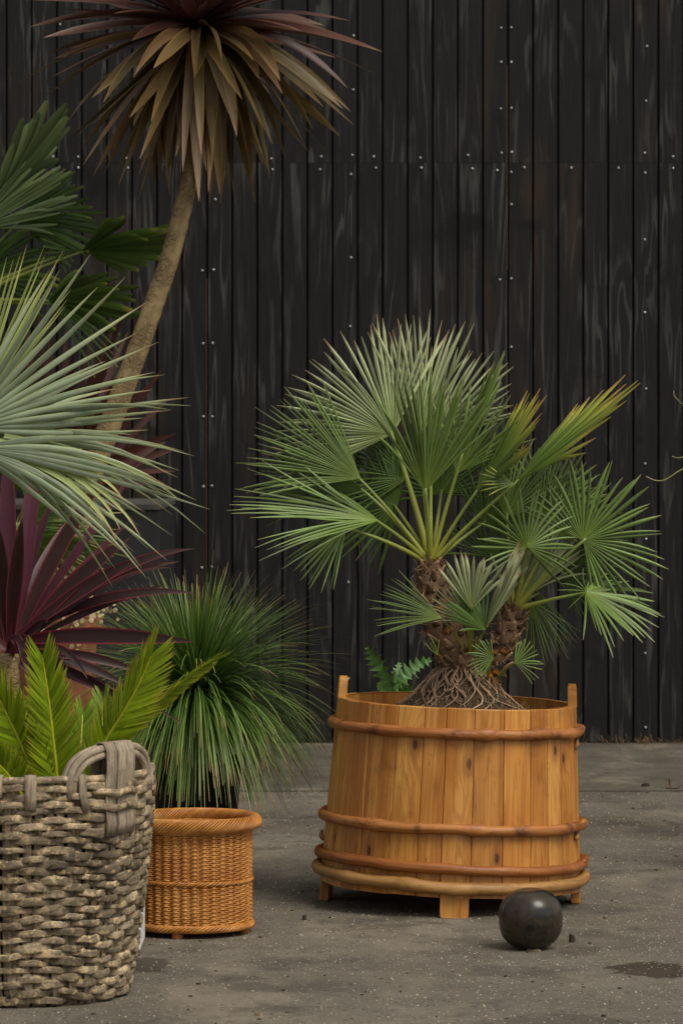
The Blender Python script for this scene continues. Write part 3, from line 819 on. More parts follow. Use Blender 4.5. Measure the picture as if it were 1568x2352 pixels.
sl(-70, 1000, 0.02, 500, -12, 26, 10, droop=0.12, fuse=0.44, roll=20, ragged=1.4)
sl(-40, 1010, -0.02, 440, -42, 5, 12, finger=0.0065, droop=0.16, fuse=0.42, roll=25, ragged=1.2)
sl(-90, 1015, 0.12, 430, -36, 40, 14, droop=0.10, fuse=0.44, roll=-20)
for (bx, by, cx_, cy_, tx_, ty_) in ((120, 1045, 240, 1090, 322, 1230), (100, 1040, 190, 1090, 268, 1240), (110, 1050, 220, 1085, 276, 1215), (130, 1040, 235, 1075, 282, 1146), (150, 1030, 300, 1060, 408, 1145), (60, 1050, 160, 1075, 240, 1200)):
    strap(sp, W(bx - 140, by - 30, VD - 0.1), W(cx_, cy_ - 12, VD - 0.14), W(tx_, ty_, VD - 0.18), 0.011, M['silver_warm'], 12, face=(0, -1, 0.5), shape=[(0, 1), (0.5, 0.95), (0.9, 0.45), (1, 0.1)], name='leaf_finger')
finish(sp)

wx1 = W(323, 0, 9.30).x
wpot = thing('white_planter', 'rough white rendered trough planter peeking out behind the grey woven basket', 'planter', ((wx1 - 0.30), 9.40, 0))
mb = MB()
box(mb, (-0.30, -0.125, 0.0), (0.30, 0.125, 0.30), 0.014)
mb.build('planter_body', M['white_rough'], wpot, smooth=False)
mb = MB(); box(mb, (-0.275, -0.10, 0.298), (0.275, 0.10, 0.306), 0.004); mb.build('soil', M['soil'], wpot, smooth=False)

# ---------------------------------------------------------------- burgundy cordyline
BD = 9.95
bc = thing('burgundy_cordyline', 'burgundy cordyline with broad glossy crimson-edged strap leaves behind the cycad', 'cordyline', (W(25, 0, BD).x, BD, 0.26))
hub = W(24, 1500, BD)
mb = MB(); tube(mb, smooth_path([Vector((W(25, 0, BD).x, BD, 0.25)), W(20, 1650, BD), hub], 4), [0.03] * 9, 10); mb.build('trunk', M['bark'], bc)
# (control px, tip px, depth at tip, width px, material, roll)
LV = [((15, 1250), (20, 1010), 0.05, 42, 'purple', 0.1), ((58, 1250), (92, 1010), 0.10, 42, 'purple', 0.1), ((100, 1290), (252, 1075), 0.02, 36, 'burgundy', 0.3), ((130, 1330), (322, 1062), 0.12, 22, 'purple', -0.3),
      ((0, 1300), (-10, 1190), -0.06, 40, 'burgundy', 0.0), ((30, 1350), (52, 1190), -0.10, 36, 'burgundy', 0.2), ((150, 1330), (300, 1235), -0.05, 42, 'burgundy', 0.4), ((130, 1350), (300, 1196), 0.08, 24, 'purple', -0.2),
      ((230, 1275), (446, 1260), 0.02, 24, 'burgundy', 0.5), ((210, 1310), (412, 1290), 0.05, 20, 'burgundy', 0.7), ((200, 1330), (320, 1284), -0.08, 34, 'burgundy', 0.35), ((250, 1300), (390, 1304), 0.0, 18, 'burgundy', 0.6),
      ((230, 1335), (445, 1362), -0.02, 24, 'burgundy', 0.6), ((220, 1380), (384, 1343), 0.02, 17, 'burgundy', 0.5), ((170, 1445), (448, 1474), -0.14, 40, 'burgundy', 0.25), ((150, 1440), (300, 1478), 0.05, 22, 'purple', 0.5),
      ((170, 1500), (290, 1575), -0.02, 26, 'burgundy', 0.4), ((150, 1540), (250, 1592), 0.03, 24, 'burgundy', 0.3), ((140, 1440), (202, 1560), -0.05, 20, 'burgundy', 0.2), ((110, 1410), (107, 1432), -0.12, 22, 'burgundy', 0.1),
      ((60, 1420), (48, 1510), -0.2, 30, 'burgundy', 0.0), ((30, 1400), (70, 1560), -0.2, 26, 'burgundy', 0.0), ((-40, 1380), (-80, 1200), 0.0, 40, 'burgundy', 0.2), ((-70, 1420), (-200, 1330), 0.0, 38, 'burgundy', 0.3),
      ((-60, 1450), (-180, 1480), -0.1, 36, 'burgundy', 0.3), ((160, 1520), (330, 1640), 0.0, 22, 'burgundy', 0.6), ((260, 1560), (430, 1668), 0.10, 9, 'burgundy', 0.4), ((90, 1530), (150, 1640), -.05, 26, 'burgundy', 0.3),
      ((180, 1480), (330, 1548), 0.0, 24, 'burgundy', 0.5), ((40, 1330), (130, 1130), 0.2, 34, 'purple', 0.3), ((70, 1320), (170, 1180), 0.25, 30, 'burgundy', 0.1)]
for (cx_, cy_), (tx_, ty_), dd, w, mt, ro in LV:
    b0 = hub + Vector((RND.uniform(-.012, .012), RND.uniform(-.02, .02), RND.uniform(-.015, .03)))
    strap(bc, b0, W(cx_, cy_, BD + dd * 0.6), W(tx_, ty_, BD + dd), w * 1.0 * px(BD), M[mt], 14, face=(RND.uniform(-.2, .2), -1, 0.45), chan=0.2, roll=ro * RND.choice((-0.6, 1)) * 0.8, twist=RND.uniform(-0.4, 0.4))
finish(bc)
nursery_pot('black plastic pot under the burgundy cordyline', (W(25, 0, BD).x, BD, 0), 0.14, 0.30)

# ---------------------------------------------------------------- grass tree in a black pot
ND = 10.65
ng = W(452, 1592, ND)
gt = thing('grass_tree', 'dense fountain of fine dark green grass-tree leaves spilling over a black pot', 'grass tree', (ng.x, ND, 0.33))
R_ = random.Random(3)
mb = MB()
for k in range(1900):
    f = (k + 0.5) / 1900
    az = k * 2.399963 + R_.uniform(-.2, .2)
    el = math.asin(max(-1, min(1, lerp(-0.45, 0.995, f)))) + R_.uniform(-.1, .1)
    hz = Vector((math.cos(az), math.sin(az), 0))
    h = hz * math.cos(el) + UP * math.sin(el)
    p = ng + h * 0.02 + UP * R_.uniform(-0.03, 0.02)
    ce = max(0.0, math.cos(el))
    L = R_.uniform(0.21, 0.295) * (1 + 0.58 * ce)
    if R_.random() < 0.06: L *= 1.12
    grav = (0.22 + 1.55 * ce * ce * (1.0 if el < 0.35 else 0.55)) * R_.uniform(0.6, 1.35)
    n = 9
    w = R_.uniform(0.0022, 0.0034)
    rnd = R_.random()
    side = hz.cross(UP).normalized() * math.cos(R_.uniform(-1, 1)) + Vector((0, 0, R_.uniform(-.3, .3)))
    prev = None
    for i in range(n + 1):
        t = i / n
        ww = w * (1 - 0.72 * t * t)
        row = (mb.vert(p - side * ww, (t, rnd, 0)), mb.vert(p + side * ww, (t, rnd, 1)))
        if prev: mb.face(prev[0], prev[1], row[1], row[0])
        prev = row
        h = (h - UP * (grav / n) * (0.35 + 1.1 * t)).normalized()
        p = p + h * (L / n)
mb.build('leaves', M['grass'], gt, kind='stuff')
mb = MB(); tube(mb, [Vector((ng.x, ND, 0.31)), Vector((ng.x, ND, 0.40)), ng - UP * 0.03], [0.05, 0.045, 0.03], 10); mb.build('stem', M['fibre'], gt)
finish(gt)
nursery_pot('black plastic pot under the fine-leaved grass tree, behind the orange wicker basket', (ng.x, ND, 0), 0.125, 0.36)

# ---------------------------------------------------------------- grey woven basket
GD = 8.62
gb = thing('woven_basket', 'large weathered grey basket of thick woven splints with an arched handle', 'basket', (W(50, 0, GD).x, GD, 0))
GR = [(0.0, 0.222), (0.02, 0.236), (0.06, 0.243), (0.10, 0.249), (0.196, 0.262), (0.284, 0.274), (0.42, 0.285), (0.50, 0.288)]
def gr_(z): return interp(z, GR)
NS, NR = 37, 29
dth = math.tau / NS
def pol(az, r, z):               # azimuth 0 faces the camera, positive to the right
    return Vector((r * math.sin(az), -r * math.cos(az), z))
def wob(i, j, k=0): return noise.noise(Vector((i * 1.37 + k * 9.1, j * 0.73 + 4.2, k * 3.3)))
ROWZ = [0.016 + (0.482 - 0.016) * j / (NR - 1) for j in range(NR)]
rest = MB()
for j in range(NR):
    for i in range(NS):
        if (i + j) % 2: continue
        azc = i * dth
        azs = (azc + math.pi) % math.tau - math.pi
        near = math.radians(-18) < azs < math.radians(118)
        zc = ROWZ[j] + 0.006 * wob(i, j)
        r = gr_(zc)
        mbx = MB() if near else rest
        n = 14
        hs_ = dth * (1.16 + 0.25 * wob(i, j, 1))
        fat = 0.0086 * (1 + 0.5 * wob(i, j, 2))
        tilt = 0.010 * wob(i, j, 3)
        rnd = RND.random()
        pts, rad = [], []
        for q in range(n + 1):
            u = q / n * 2 - 1
            b = max(0.0, math.cos(u * math.pi / 2))
            pts.append(pol(azc + u * hs_, r - 0.0085 + 0.0195 * b ** 0.9, zc + tilt * u + 0.0016 * math.sin(u * 5 + i)))
            rad.append(fat * (0.42 + 0.62 * b ** 0.7) * (1 + 0.30 * noise.noise(Vector((u * 4, i * 2.1, j * 1.7))) + 0.10 * noise.noise(Vector((u * 13, i * 3.1, j * 2.7)))))
        tube(mbx, pts, rad, 12 if near else 5, c=lambda t, k, rnd=rnd: (t, rnd, k), side0=UP, flat=(1.0, 0.42), g=(i * 0.3, j * 0.2, 0), sq=0.6 if near else 1.0)
        if near: mbx.build('weaver', M['splint'], gb)
rest.build('far_weave', M['splint'], gb, kind='stuff')
for i in range(NS):
    mb = MB()
    for off in (-0.0098, 0.0098):
        rows = []
        wj = 0.0090 * (1 + 0.12 * wob(i, off * 900))
        for q in range(13):
            z = lerp(0.0, 0.497, q / 12)
            r = gr_(z) + 0.0005
            a = i * dth + (off * (1.25 if (i % 3) else 0.95)) / r + 0.006 * wob(i, q * 0.4, 5)
            rows.append([mb.vert(pol(a + sx * wj / r, r + rr, z), (q / 12, 0.3 + 0.4 * abs(wob(i, 1)), sx * .5 + .5), (sx * wj + i * .2 + off, 0, z)) for sx, rr in ((-1, -0.0035), (-1, 0.0005), (0, 0.0016), (1, 0.0005), (1, -0.0035))])
        for r0, r1 in zip(rows, rows[1:]):
            for k in range(4): mb.face(r0[k], r0[k + 1], r1[k + 1], r1[k])
    mb.build('stake', M['splint'], gb)
# rim rods, in two courses
for (rr, zz, fat) in ((0.002, 0.500, 0.0088), (-0.012, 0.496, 0.008)):
    mb = MB()
    n = 110
    pts = [pol(k / n * math.tau, 0.288 + rr + 0.002 * noise.noise(Vector((k * .2, zz, 0))), zz + 0.004 * noise.noise(Vector((k * .13, 3, rr * 90)))) for k in range(n)]
    tube(mb, pts, [fat * (1 + 0.2 * noise.noise(Vector((k * .3, 7, rr * 70)))) for k in range(n)], 8, closed=True)
    mb.build('rim_rod', M['splint'], gb)
# splints folded over the rim
for az_deg, ln, w in ((-13, 0.05, 0.022), (-5, 0.035, 0.02), (8.5, 0.062, 0.026), (31, 0.068, 0.019), (80, 0.03, 0.02), (100, 0.05, 0.02), (-40, 0.05, 0.022), (-75, 0.05, 0.02), (140, 0.05, 0.02), (180, 0.05, 0.02), (220, 0.05, 0.02)):
    az = math.radians(az_deg)
    mb = MB()
    prof = [(0.300 + 0.004, 0.500 - ln), (0.302, 0.500 - ln * 0.5), (0.3005, 0.503), (0.296, 0.5105), (0.286, 0.513), (0.276, 0.509), (0.268, 0.495), (0.266, 0.46)]
    rows = []
    for q, (r, z) in enumerate(prof):
        a0 = az + (0.03 * (q < 2) * (1 - q) if az_deg == 31 else 0)
        rows.append([mb.vert(pol(a0 + sx * w / 2 / r, r + dr, z + dz), (q / 7, 0.9, sx * .5 + .5), (sx * w / 2, 0, z)) for sx, dr, dz in ((-1, 0, 0), (0, 0.0012, 0.0008), (1, 0, 0))])
    for r0, r1 in zip(rows, rows[1:]):
        for k in range(2): mb.face(r0[k], r0[k + 1], r1[k + 1], r1[k])
    o = mb.build('rim_wrap', M['strap'], gb)
    so = o.modifiers.new('thickness', 'SOLIDIFY'); so.thickness = 0.0025
# arched handle: a bundle of rods
HA = math.radians(52)
tang = Vector((math.cos(HA), math.sin(HA), 0)); outw = Vector((math.sin(HA), -math.cos(HA), 0))
hc = pol(HA, 0.280, 0)
def arch(t, hw, top, dr):
    a = math.pi * (1 - t)
    cx_ = math.copysign(abs(math.cos(a)) ** 0.75, math.cos(a)) * hw
    z = lerp(0.46, top, abs(math.sin(a)) ** 0.62)
    return hc + tang * cx_ + outw * (dr - 0.012 * (cx_ / hw) ** 2 * 2.2) + UP * z
for hw, top, dr, fat in ((0.131, 0.567, 0.008, 0.0090), (0.129, 0.566, -0.008, 0.0090), (0.118, 0.553, 0.010, 0.0085), (0.116, 0.552, -0.006, 0.0088)):
    mb = MB()
    pts = [arch(k / 28, hw, top, dr) for k in range(29)]
    tube(mb, pts, [fat * (1 + 0.14 * noise.noise(Vector((k * .5, hw * 99, 1)))) for k in range(29)], 8, c=lambda t, k: (t, 0.8, k))
    mb.build('handle_rod', M['strap'], gb)
for k, off in enumerate((-0.034, -0.0015, 0.027)):
    mb = MB()
    w = (0.034, 0.029, 0.026)[k]
    prof = [(0.016, 0.372 + 0.004 * k), (0.021, 0.40), (0.017, 0.435), (0.016, 0.48), (0.0205, 0.52), (0.0195, 0.558), (0.009, 0.5775), (-0.009, 0.5785), (-0.025, 0.566), (-0.030, 0.52), (-0.034, 0.48)]
    rows = []
    sprd = 1.0
    for q, (dr, z) in enumerate(prof):
        c = hc + outw * (dr + 0.004 - (abs(off) * 0.06)) + UP * z + tang * off * sprd
        rows.append([mb.vert(c + tang * sx * w / 2 + outw * (0.001 if sx == 0 else 0), (q / 10, 0.85, sx * .5 + .5), (sx * w / 2 + k, 0, z)) for sx in (-1, -0.4, 0, 0.4, 1)])
    for r0, r1 in zip(rows, rows[1:]):
        for kk in range(4): mb.face(r0[kk], r0[kk + 1], r1[kk + 1], r1[kk])
    o = mb.build('handle_strap', M['strap'], gb)
    so = o.modifiers.new('thickness', 'SOLIDIFY'); so.thickness = 0.003
for zc, h0, h1 in ((0.470, -0.27, 0.21), (0.437, -0.29, 0.22)):      # weavers that bind the strap down
    mb = MB(); n = 12
    pts = [pol(HA + lerp(h0, h1, q / n), gr_(zc) + 0.006 + 0.016 * math.sin(math.pi * q / n) ** 0.5, zc + 0.003 * math.sin(q)) for q in range(n + 1)]
    tube(mb, pts, [0.0085 * (0.75 + 0.25 * math.sin(math.pi * q / n)) for q in range(n + 1)], 8, c=lambda t, k: (t, 0.95, k), side0=UP, flat=(1, 0.6))
    mb.build('weaver', M['splint'], gb)
for a0, a1 in ((20, 38), (62, 76), (-10, 6)):            # flat splints turned under the foot
    for q in range(3):
        az = math.radians(lerp(a0, a1, q / 2 + 0.1))
        strap(gb, pol(az, 0.250, 0.075), pol(az + 0.02, 0.254, 0.02), pol(az + 0.06, 0.215, 0.006), 0.018, M['strap'], 8, face=pol(az, 1, 0.2), chan=0.05, name='foot_splint', shape=[(0, 1), (1, 0.9)])
mb = MB(); lathe(mb, [(0.001, 0.012), (0.225, 0.012), (0.225, 0.02), (0.001, 0.02)], 40); mb.build('basket_floor', M['splint'], gb)
mb = MB(); lathe(mb, [(0.21, 0.03), (0.245, 0.2), (0.262, 0.42), (0.20, 0.432), (0.001, 0.437)], 40, wob=0.02); mb.build('soil', M['soil'], gb)

# ---------------------------------------------------------------- cycad in the grey basket
def frond(parent, pts2, dd0, dd1, leaf_px, mat, nl=82, roll=0.0, d=GD, fwd=(62, 22), left=1.0, right=1.0, vee=0.35):
    """Feather leaf: rachis through picture points, narrow leaflets in a V on both sides."""
    path2 = smooth_path([Vector((x, y, 0)) for x, y in pts2], 10)
    n = len(path2) - 1
    pts = [W(p.x, p.y, d + lerp(dd0, dd1, i / n)) for i, p in enumerate(path2)]
    mb = MB()
    for k in range(nl):
        f = 0.10 + 0.90 * (k + 0.5) / nl
        x = f * n; i = min(int(x), n - 1)
        p = pts[i].lerp(pts[i + 1], x - i)
        tan = (pts[min(i + 2, n)] - pts[max(i - 1, 0)]).normalized()
        face = (Vector((0, -1, 0.15)) - tan * tan.dot(Vector((0, -1, 0.15)))).normalized()
        face = Matrix.Rotation(roll, 3, tan) @ face
        sd = tan.cross(face).normalized()
        L = leaf_px * px(d) * (math.sin(math.pi * min(1, f * 0.55 + 0.22)) ** 0.8) * RND.uniform(0.92, 1.06)
        ang = math.radians(lerp(fwd[0], fwd[1], f ** 1.3) + RND.uniform(-4, 4))
        for sgn, mul in ((1, right), (-1, left)):
            if mul <= 0: continue
            dirv = (tan * math.cos(ang) + sd * (sgn * math.sin(ang)) + face * vee * RND.uniform(0.7, 1.3)).normalized()
            rnd = RND.random()
            w = 0.0034 * RND.uniform(0.85, 1.1)
            ws = (tan - dirv * tan.dot(dirv)).normalized()
            prev = None
            for q in range(5):
                t = q / 4
                c = p + dirv * (L * mul * t) + tan * (0.12 * L * t * t) - UP * (0.05 * L * t * t)
                ww = w * (1, 1.05, 0.95, 0.7, 0.08)[q]
                row = (mb.vert(c - ws * ww, (t, rnd, 0)), mb.vert(c + ws * ww + face * ww * 0.5, (t, rnd, 1)))
                if prev: mb.face(prev[0], prev[1], row[1], row[0])
                prev = row
    o = mb.build('frond', M[mat], parent)
    rb = MB(); tube(rb, pts, [lerp(0.0062, 0.0026, i / n) for i in range(n + 1)], 6); rb.build('rachis', M['rachis'], o)
    return o
cy = thing('cycad', 'bright yellow-green cycad with stiff feather fronds planted in the grey woven basket', 'cycad', (W(120, 0, GD).x, GD, 0.43))
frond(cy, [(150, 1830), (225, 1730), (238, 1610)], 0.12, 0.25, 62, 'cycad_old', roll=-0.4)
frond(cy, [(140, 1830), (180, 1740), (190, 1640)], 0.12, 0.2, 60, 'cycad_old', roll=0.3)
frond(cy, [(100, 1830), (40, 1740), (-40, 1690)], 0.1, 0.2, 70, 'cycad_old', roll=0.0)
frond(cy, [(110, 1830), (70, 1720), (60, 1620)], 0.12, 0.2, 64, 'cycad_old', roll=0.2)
frond(cy, [(110, 1840), (76, 1775), (40, 1690), (4, 1615), (-30, 1530)], 0.02, -0.03, 110, 'cycad', roll=-0.15, fwd=(58, 16))
frond(cy, [(136, 1840), (132, 1790), (122, 1690), (112, 1600), (99, 1512)], 0.0, -0.04, 98, 'cycad', roll=0.1, fwd=(55, 20))
frond(cy, [(190, 1830), (235, 1715), (280, 1640), (318, 1572), (346, 1508)], 0.03, 0.0, 124, 'cycad', roll=0.55, left=1.0, right=0.75, fwd=(52, 18))
frond(cy, [(205, 1830), (280, 1694), (350, 1625), (410, 1572), (470, 1526)], 0.06, 0.08, 104, 'cycad', roll=0.95, left=1.0, right=0.35, fwd=(42, 14))
frond(cy, [(60, 1840), (15, 1775), (-30, 1730)], -0.06, -0.12, 70, 'cycad', roll=0.2)
mb = MB(); lathe(mb, [(0.045, 0.42), (0.05, 0.44), (0.035, 0.47), (0.005, 0.485)], 16, centre=(W(125, 0, GD).x, GD), wob=0.2); mb.build('stem', M['fibre'], cy)
finish(cy)

# ---------------------------------------------------------------- orange wicker basket
KD = 9.68
kb = thing('wicker_basket', 'round varnished orange wicker basket with thick rolled rim on short wooden feet', 'basket', (W(441, 0, KD).x, KD, 0))
KR, KN = 0.1475, 38
def kz(y): return CAM_H - (y - HORIZON) * (KD - KR) / FPX
Z0, ZM, Z1 = kz(2138), kz(2032), kz(1916)
def kp(a, r, z): return Vector((r * math.sin(a), -r * math.cos(a), z))
def weave(z0, z1, rows, name):
    mb = MB()
    for j in range(rows):
        z = lerp(z0, z1, (j + 0.5) / rows)
        n = KN * 8
        rnd = RND.random()
        zt_ = (z1 - z0) / rows * 0.22
        pts = []
        for k in range(n):
            a = k / n * math.tau
            ph = (k / 8.0) * 2 - 0.0
            st = (k % 8) / 8.0
            pts.append(kp(a, KR + 0.0030 * math.cos((st - 0.5) * math.tau) + 0.0012 * ((j + k // 8) % 2), z + zt_ * ((j + k // 8) % 2 * 2 - 1) * math.cos((st - 0.5) * math.tau)))
        tube(mb, pts, (z1 - z0) / rows * 0.47, 5, c=lambda t, k, rnd=rnd: (t, rnd, k), closed=True)
    mb.build(name, M['wicker'], kb, kind='stuff')
weave(Z0 + 0.008, ZM - 0.005, 21, 'lower_weave')
weave(ZM + 0.006, Z1, 24, 'upper_weave')
for k in range(KN):
    a = (k + 0.5) / KN * math.tau
    mb = MB()
    tube(mb, [kp(a, KR + 0.0005, z) for z in (Z0, ZM, Z1 + 0.01)], 0.0034, 6, c=lambda t, q: (t, 0.4, q))
    mb.build('stake', M['wicker'], kb)
def rope(name, r, z, minor, strands, turns, fat, squash=1.0, n=150, flare=0.0):
    mb = MB()
    for s_ in range(strands):
        rnd = RND.random()
        pts = []
        for k in range(n):
            a = k / n * math.tau
            ph = s_ / strands * math.tau + a * turns
            pts.append(kp(a, r + minor * math.cos(ph) * (1 - flare * math.sin(ph)), z + minor * squash * math.sin(ph)))
        tube(mb, pts, fat, 5, c=lambda t, k, rnd=rnd: (t, rnd, k), closed=True)
    return mb.build(name, M['wicker'], kb, kind='stuff')
rope('middle_band', KR + 0.002, ZM, 0.0042, 4, 19, 0.0027)
rope('base_band', KR + 0.001, Z0 + 0.002, 0.0075, 7, 11, 0.0033)
rope('rim_roll', 0.160, Z1 + 0.0185, 0.0140, 13, 8, 0.0027, 1.12, 260, flare=-0.05)
mb = MB(); tube(mb, [kp(k / 90 * math.tau, 0.160, Z1 + 0.0185) for k in range(90)], 0.0126, 14, closed=True, c=lambda t, k: (t, 1.0, k)); mb.build('rim_core', M['wicker_dark'], kb)
rope('rim_collar', KR + 0.004, Z1 + 0.004, 0.006, 6, 9, 0.003)
mb = MB(); lathe(mb, [(0.001, Z0), (KR - 0.004, Z0), (KR - 0.006, Z0 + 0.008), (0.001, Z0 + 0.008)], 40); mb.build('basket_floor', M['wicker'], kb)
mb = MB(); lathe(mb, [(KR - 0.0062, Z0 + 0.009), (KR - 0.0062, Z1 + 0.01)], 40, close_bottom=False); mb.build('lining', M['wicker'], kb)
for q in range(4):
    a = math.radians(-13 + 90 * q)
    mb = MB()
    c = kp(a, KR - 0.012, 0)
    lathe(mb, [(0.013, 0), (0.0145, 0.002), (0.0145, Z0 + 0.004)], 14, centre=(c.x, c.y), close_top=True); mb.build('foot', M['hoop'], kb)

# ---------------------------------------------------------------- pine tub
OD = 10.30
tub = thing('wooden_tub', 'round honey-coloured pine stave tub bound with four knotty branch hoops', 'tub', (W(1032, 0, OD).x, OD, 0))
tub.rotation_euler = (0, math.radians(2.1), 0)
ZB, ZT = 0.052, 0.541
RB, RT = 0.349, 0.3195
def tr(z): return lerp(RB, RT, (z - ZB) / (ZT - ZB))
R_ = random.Random(12)
ws = [R_.uniform(0.75, 1.25) for _ in range(28)]
tot = sum(ws)
ang = -0.11
staves = []
for w in ws:
    staves.append((ang, ang + w / tot * math.tau)); ang += w / tot * math.tau
def near_az(a, b, target):
    m = (a + b) / 2
    return abs((m - target + math.pi) % math.tau - math.pi)
legs = {}
for tgt, nm in ((0.0, 'front'), (math.radians(92), 'right'), (math.radians(-96), 'left'), (math.pi, 'back')):
    legs[min(range(28), key=lambda i: near_az(*staves[i], tgt))] = nm
ears = {min(range(28), key=lambda i: near_az(*staves[i], math.radians(t))) for t in (88, -88)}
TH = 0.020
for i, (a0, a1) in enumerate(staves):
    am = (a0 + a1) / 2
    mb = MB()
    dr = R_.uniform(-0.0006, 0.0006)
    zt = ZT + R_.uniform(-0.0008, 0.0012)
    gap = 0.0007 / RB
    xs = [(0.0, -0.0016), (0.025, -0.0003), (0.12, 0), (0.37, 0.0), (0.63, 0.0), (0.88, 0), (0.975, -0.0003), (1.0, -0.0016)]
    zs = [ZB + R_.uniform(-.002, .002), 0.12, 0.2, 0.3, 0.4, 0.5, zt - 0.002, zt]
    off = R_.uniform(0, 9)
    outer, inner = [], []
    for q, z in enumerate(zs):
        r = tr(z) + dr - (0.0015 if q == len(zs) - 1 else 0)
        outer.append([mb.vert(kp(lerp(a0 + gap, a1 - gap, u), r + e, z), (0, 0, u), (u * (a1 - a0) * r + off, 0, z)) for u, e in xs])
        inner.append([mb.vert(kp(lerp(a0 + gap, a1 - gap, u), r - TH, z), (0, 0, u), (u * (a1 - a0) * r + off, 0.1, z)) for u, e in xs])
    nx = len(xs)
    for q in range(len(zs) - 1):
        for k in range(nx - 1):
            mb.face(outer[q][k], outer[q][k + 1], outer[q + 1][k + 1], outer[q + 1][k])
            mb.face(inner[q][k + 1], inner[q][k], inner[q + 1][k], inner[q + 1][k + 1])
        mb.face(inner[q][0], outer[q][0], outer[q + 1][0], inner[q + 1][0])
        mb.face(outer[q][-1], inner[q][-1], inner[q + 1][-1], outer[q + 1][-1])
    for k in range(nx - 1):
        mb.face(outer[-1][k], outer[-1][k + 1], inner[-1][k + 1], inner[-1][k])
        mb.face(inner[0][k], inner[0][k + 1], outer[0][k + 1], outer[0][k])
    st = mb.build('stave', M['pine'], tub, smooth=False)
    if i in ears:
        # the stave runs on above the rim as a lifting ear with a rounded top
        e = MB()
        rr = tr(ZT) - TH / 2 + dr
        hw = min(0.035, (a1 - a0) * rr / 2 - 0.002)
        prof = [(0, hw), (0.030, hw * 0.93), (0.048, hw * 0.78), (0.056, hw * 0.5), (0.0585, hw * 0.2)]
        for (h, w) in prof:
            lean_ = -h * (RB - RT) / (ZT - ZB)
            for (sx, ry) in ((-1, 0.011), (-.8, 0.0125), (.8, 0.0125), (1, 0.011), (1, -0.011), (.8, -0.0125), (-.8, -0.0125), (-1, -0.011)):
                e.vert(kp(am + sx * w / rr, rr + ry * (1 if h < 0.05 else 0.8) + lean_, zt - 0.002 + h), (0, 0, 0), (sx * w + off, ry, h + zt))
        for q in range(len(prof) - 1):
            for k in range(8): e.face(q * 8 + k, q * 8 + (k + 1) % 8, q * 8 + 8 + (k + 1) % 8, q * 8 + 8 + k)
        e.face(*range(len(prof) * 8 - 8, len(prof) * 8))
        e.build('ear', M['pine'], st, smooth=False)
    if i in legs:
        l = MB()
        rr = tr(ZB)
        hw = min(0.039, (a1 - a0) * rr / 2 - 0.002)
        x_c = rr * math.sin(am)
        zf = x_c * math.tan(math.radians(2.1))
        for (z, w) in ((ZB + 0.02, hw), (0.02, hw), (zf + 0.003, hw * 0.98), (zf, hw * 0.9)):
            for (sx, ry) in ((-1, -0.002), (-.92, 0), (.92, 0), (1, -0.002), (1, -0.024), (-1, -0.024)):
                l.vert(kp(am + sx * w / rr, tr(max(z, 0)) - 0.001 + ry, z), (0, 0, 0), (sx * w + off, ry, z))
        for q in range(3):
            for k in range(6): l.face(q * 6 + k, q * 6 + 6 + k, q * 6 + 6 + (k + 1) % 6, q * 6 + (k + 1) % 6)
        l.face(*range(18, 24))
        l.build('leg', M['pine'], st, smooth=False)
mb = MB(); lathe(mb, [(0.001, 0.085), (RB - TH - 0.002, 0.085), (RB - TH - 0.002, 0.105), (0.001, 0.105)], 48); mb.build('tub_floor', M['pine'], tub, smooth=False)
# hoops of bent branches: (height, radius, wave, material, knots, tilt)
HOOPS = [(0.4755, 0.0135, 'hoop', ((12, 1.5), (40, 1.25), (-30, 1.1), (63, 1.3)), 0.001, 1), (0.2275, 0.0140, 'hoop', ((-38, 1.3), (8, 1.25), (30, 1.12), (70, 1.2)), 0.002, 2), (0.1255, 0.0142, 'hoop', ((-30, 1.2), (20, 1.15)), 0.005, 3), (0.0815, 0.0160, 'branch', ((-50, 1.2), (0, 1.1), (-20, 1.15)), 0.004, 4)]
for hz_, fat, mt, knots, wv, sd in HOOPS:
    mb = MB(); n = 132
    start, sweep = math.radians(100), math.tau + math.radians(26)      # the ends overlap at the right-hand side
    pts, rad = [], []
    for k in range(n):
        a = start - sweep * k / (n - 1)
        adeg = (math.degrees(a) + 180) % 360 - 180
        z = hz_ + wv * math.sin(a * 2 + sd) + 0.0042 * noise.noise(Vector((k * 0.13, sd, 0)))
        kn = 1.0
        for (ka, kk) in knots:
            kn += (kk - 1) * math.exp(-((adeg - ka) / 3.0) ** 2)
        f = fat * (1 + 0.16 * noise.noise(Vector((k * 0.16, sd * 3.1, 2))) + 0.07 * noise.noise(Vector((k * 0.6, sd * 1.1, 7)))) * kn
        ov = k / (n - 1)
        lift = 0.0
        if ov > 0.93: lift = (ov - 0.93) / 0.07
        f *= 1 - 0.5 * lift
        if k in (0, n - 1): f *= 0.7
        pts.append(kp(a, tr(z) + fat * 0.62 + fat * 0.45 * lift + 0.0025 * noise.noise(Vector((k * 0.17, sd, 5))) + (kn - 1) * fat * 0.3, z + lift * (0.010 if sd != 4 else -0.004)))
        rad.append(f)
    tube(mb, pts, rad, 12, flat=(1.0, 1.0))
    mb.build('hoop', M[mt], tub)
for a_, z_, dz in ((76, 0.452, -0.022), (72, 0.205, -0.012), (-88, 0.150, 0.03)):
    mb = MB(); a = math.radians(a_)
    tube(mb, [kp(a, tr(z_) + 0.002, z_ + 0.008), kp(a - 0.03, tr(z_) + 0.007, z_ + dz * 0.5), kp(a - 0.05, tr(z_) + 0.005, z_ + dz)], [0.006, 0.007, 0.004], 7)
    mb.build('hoop_peg', M['branch'], tub)
mb = MB()
R_ = random.Random(4)
rings = [(0.001, 0.0), (0.1, 0.004), (0.2, -0.012), (0.27, -0.025), (RT - TH - 0.003, -0.03)]
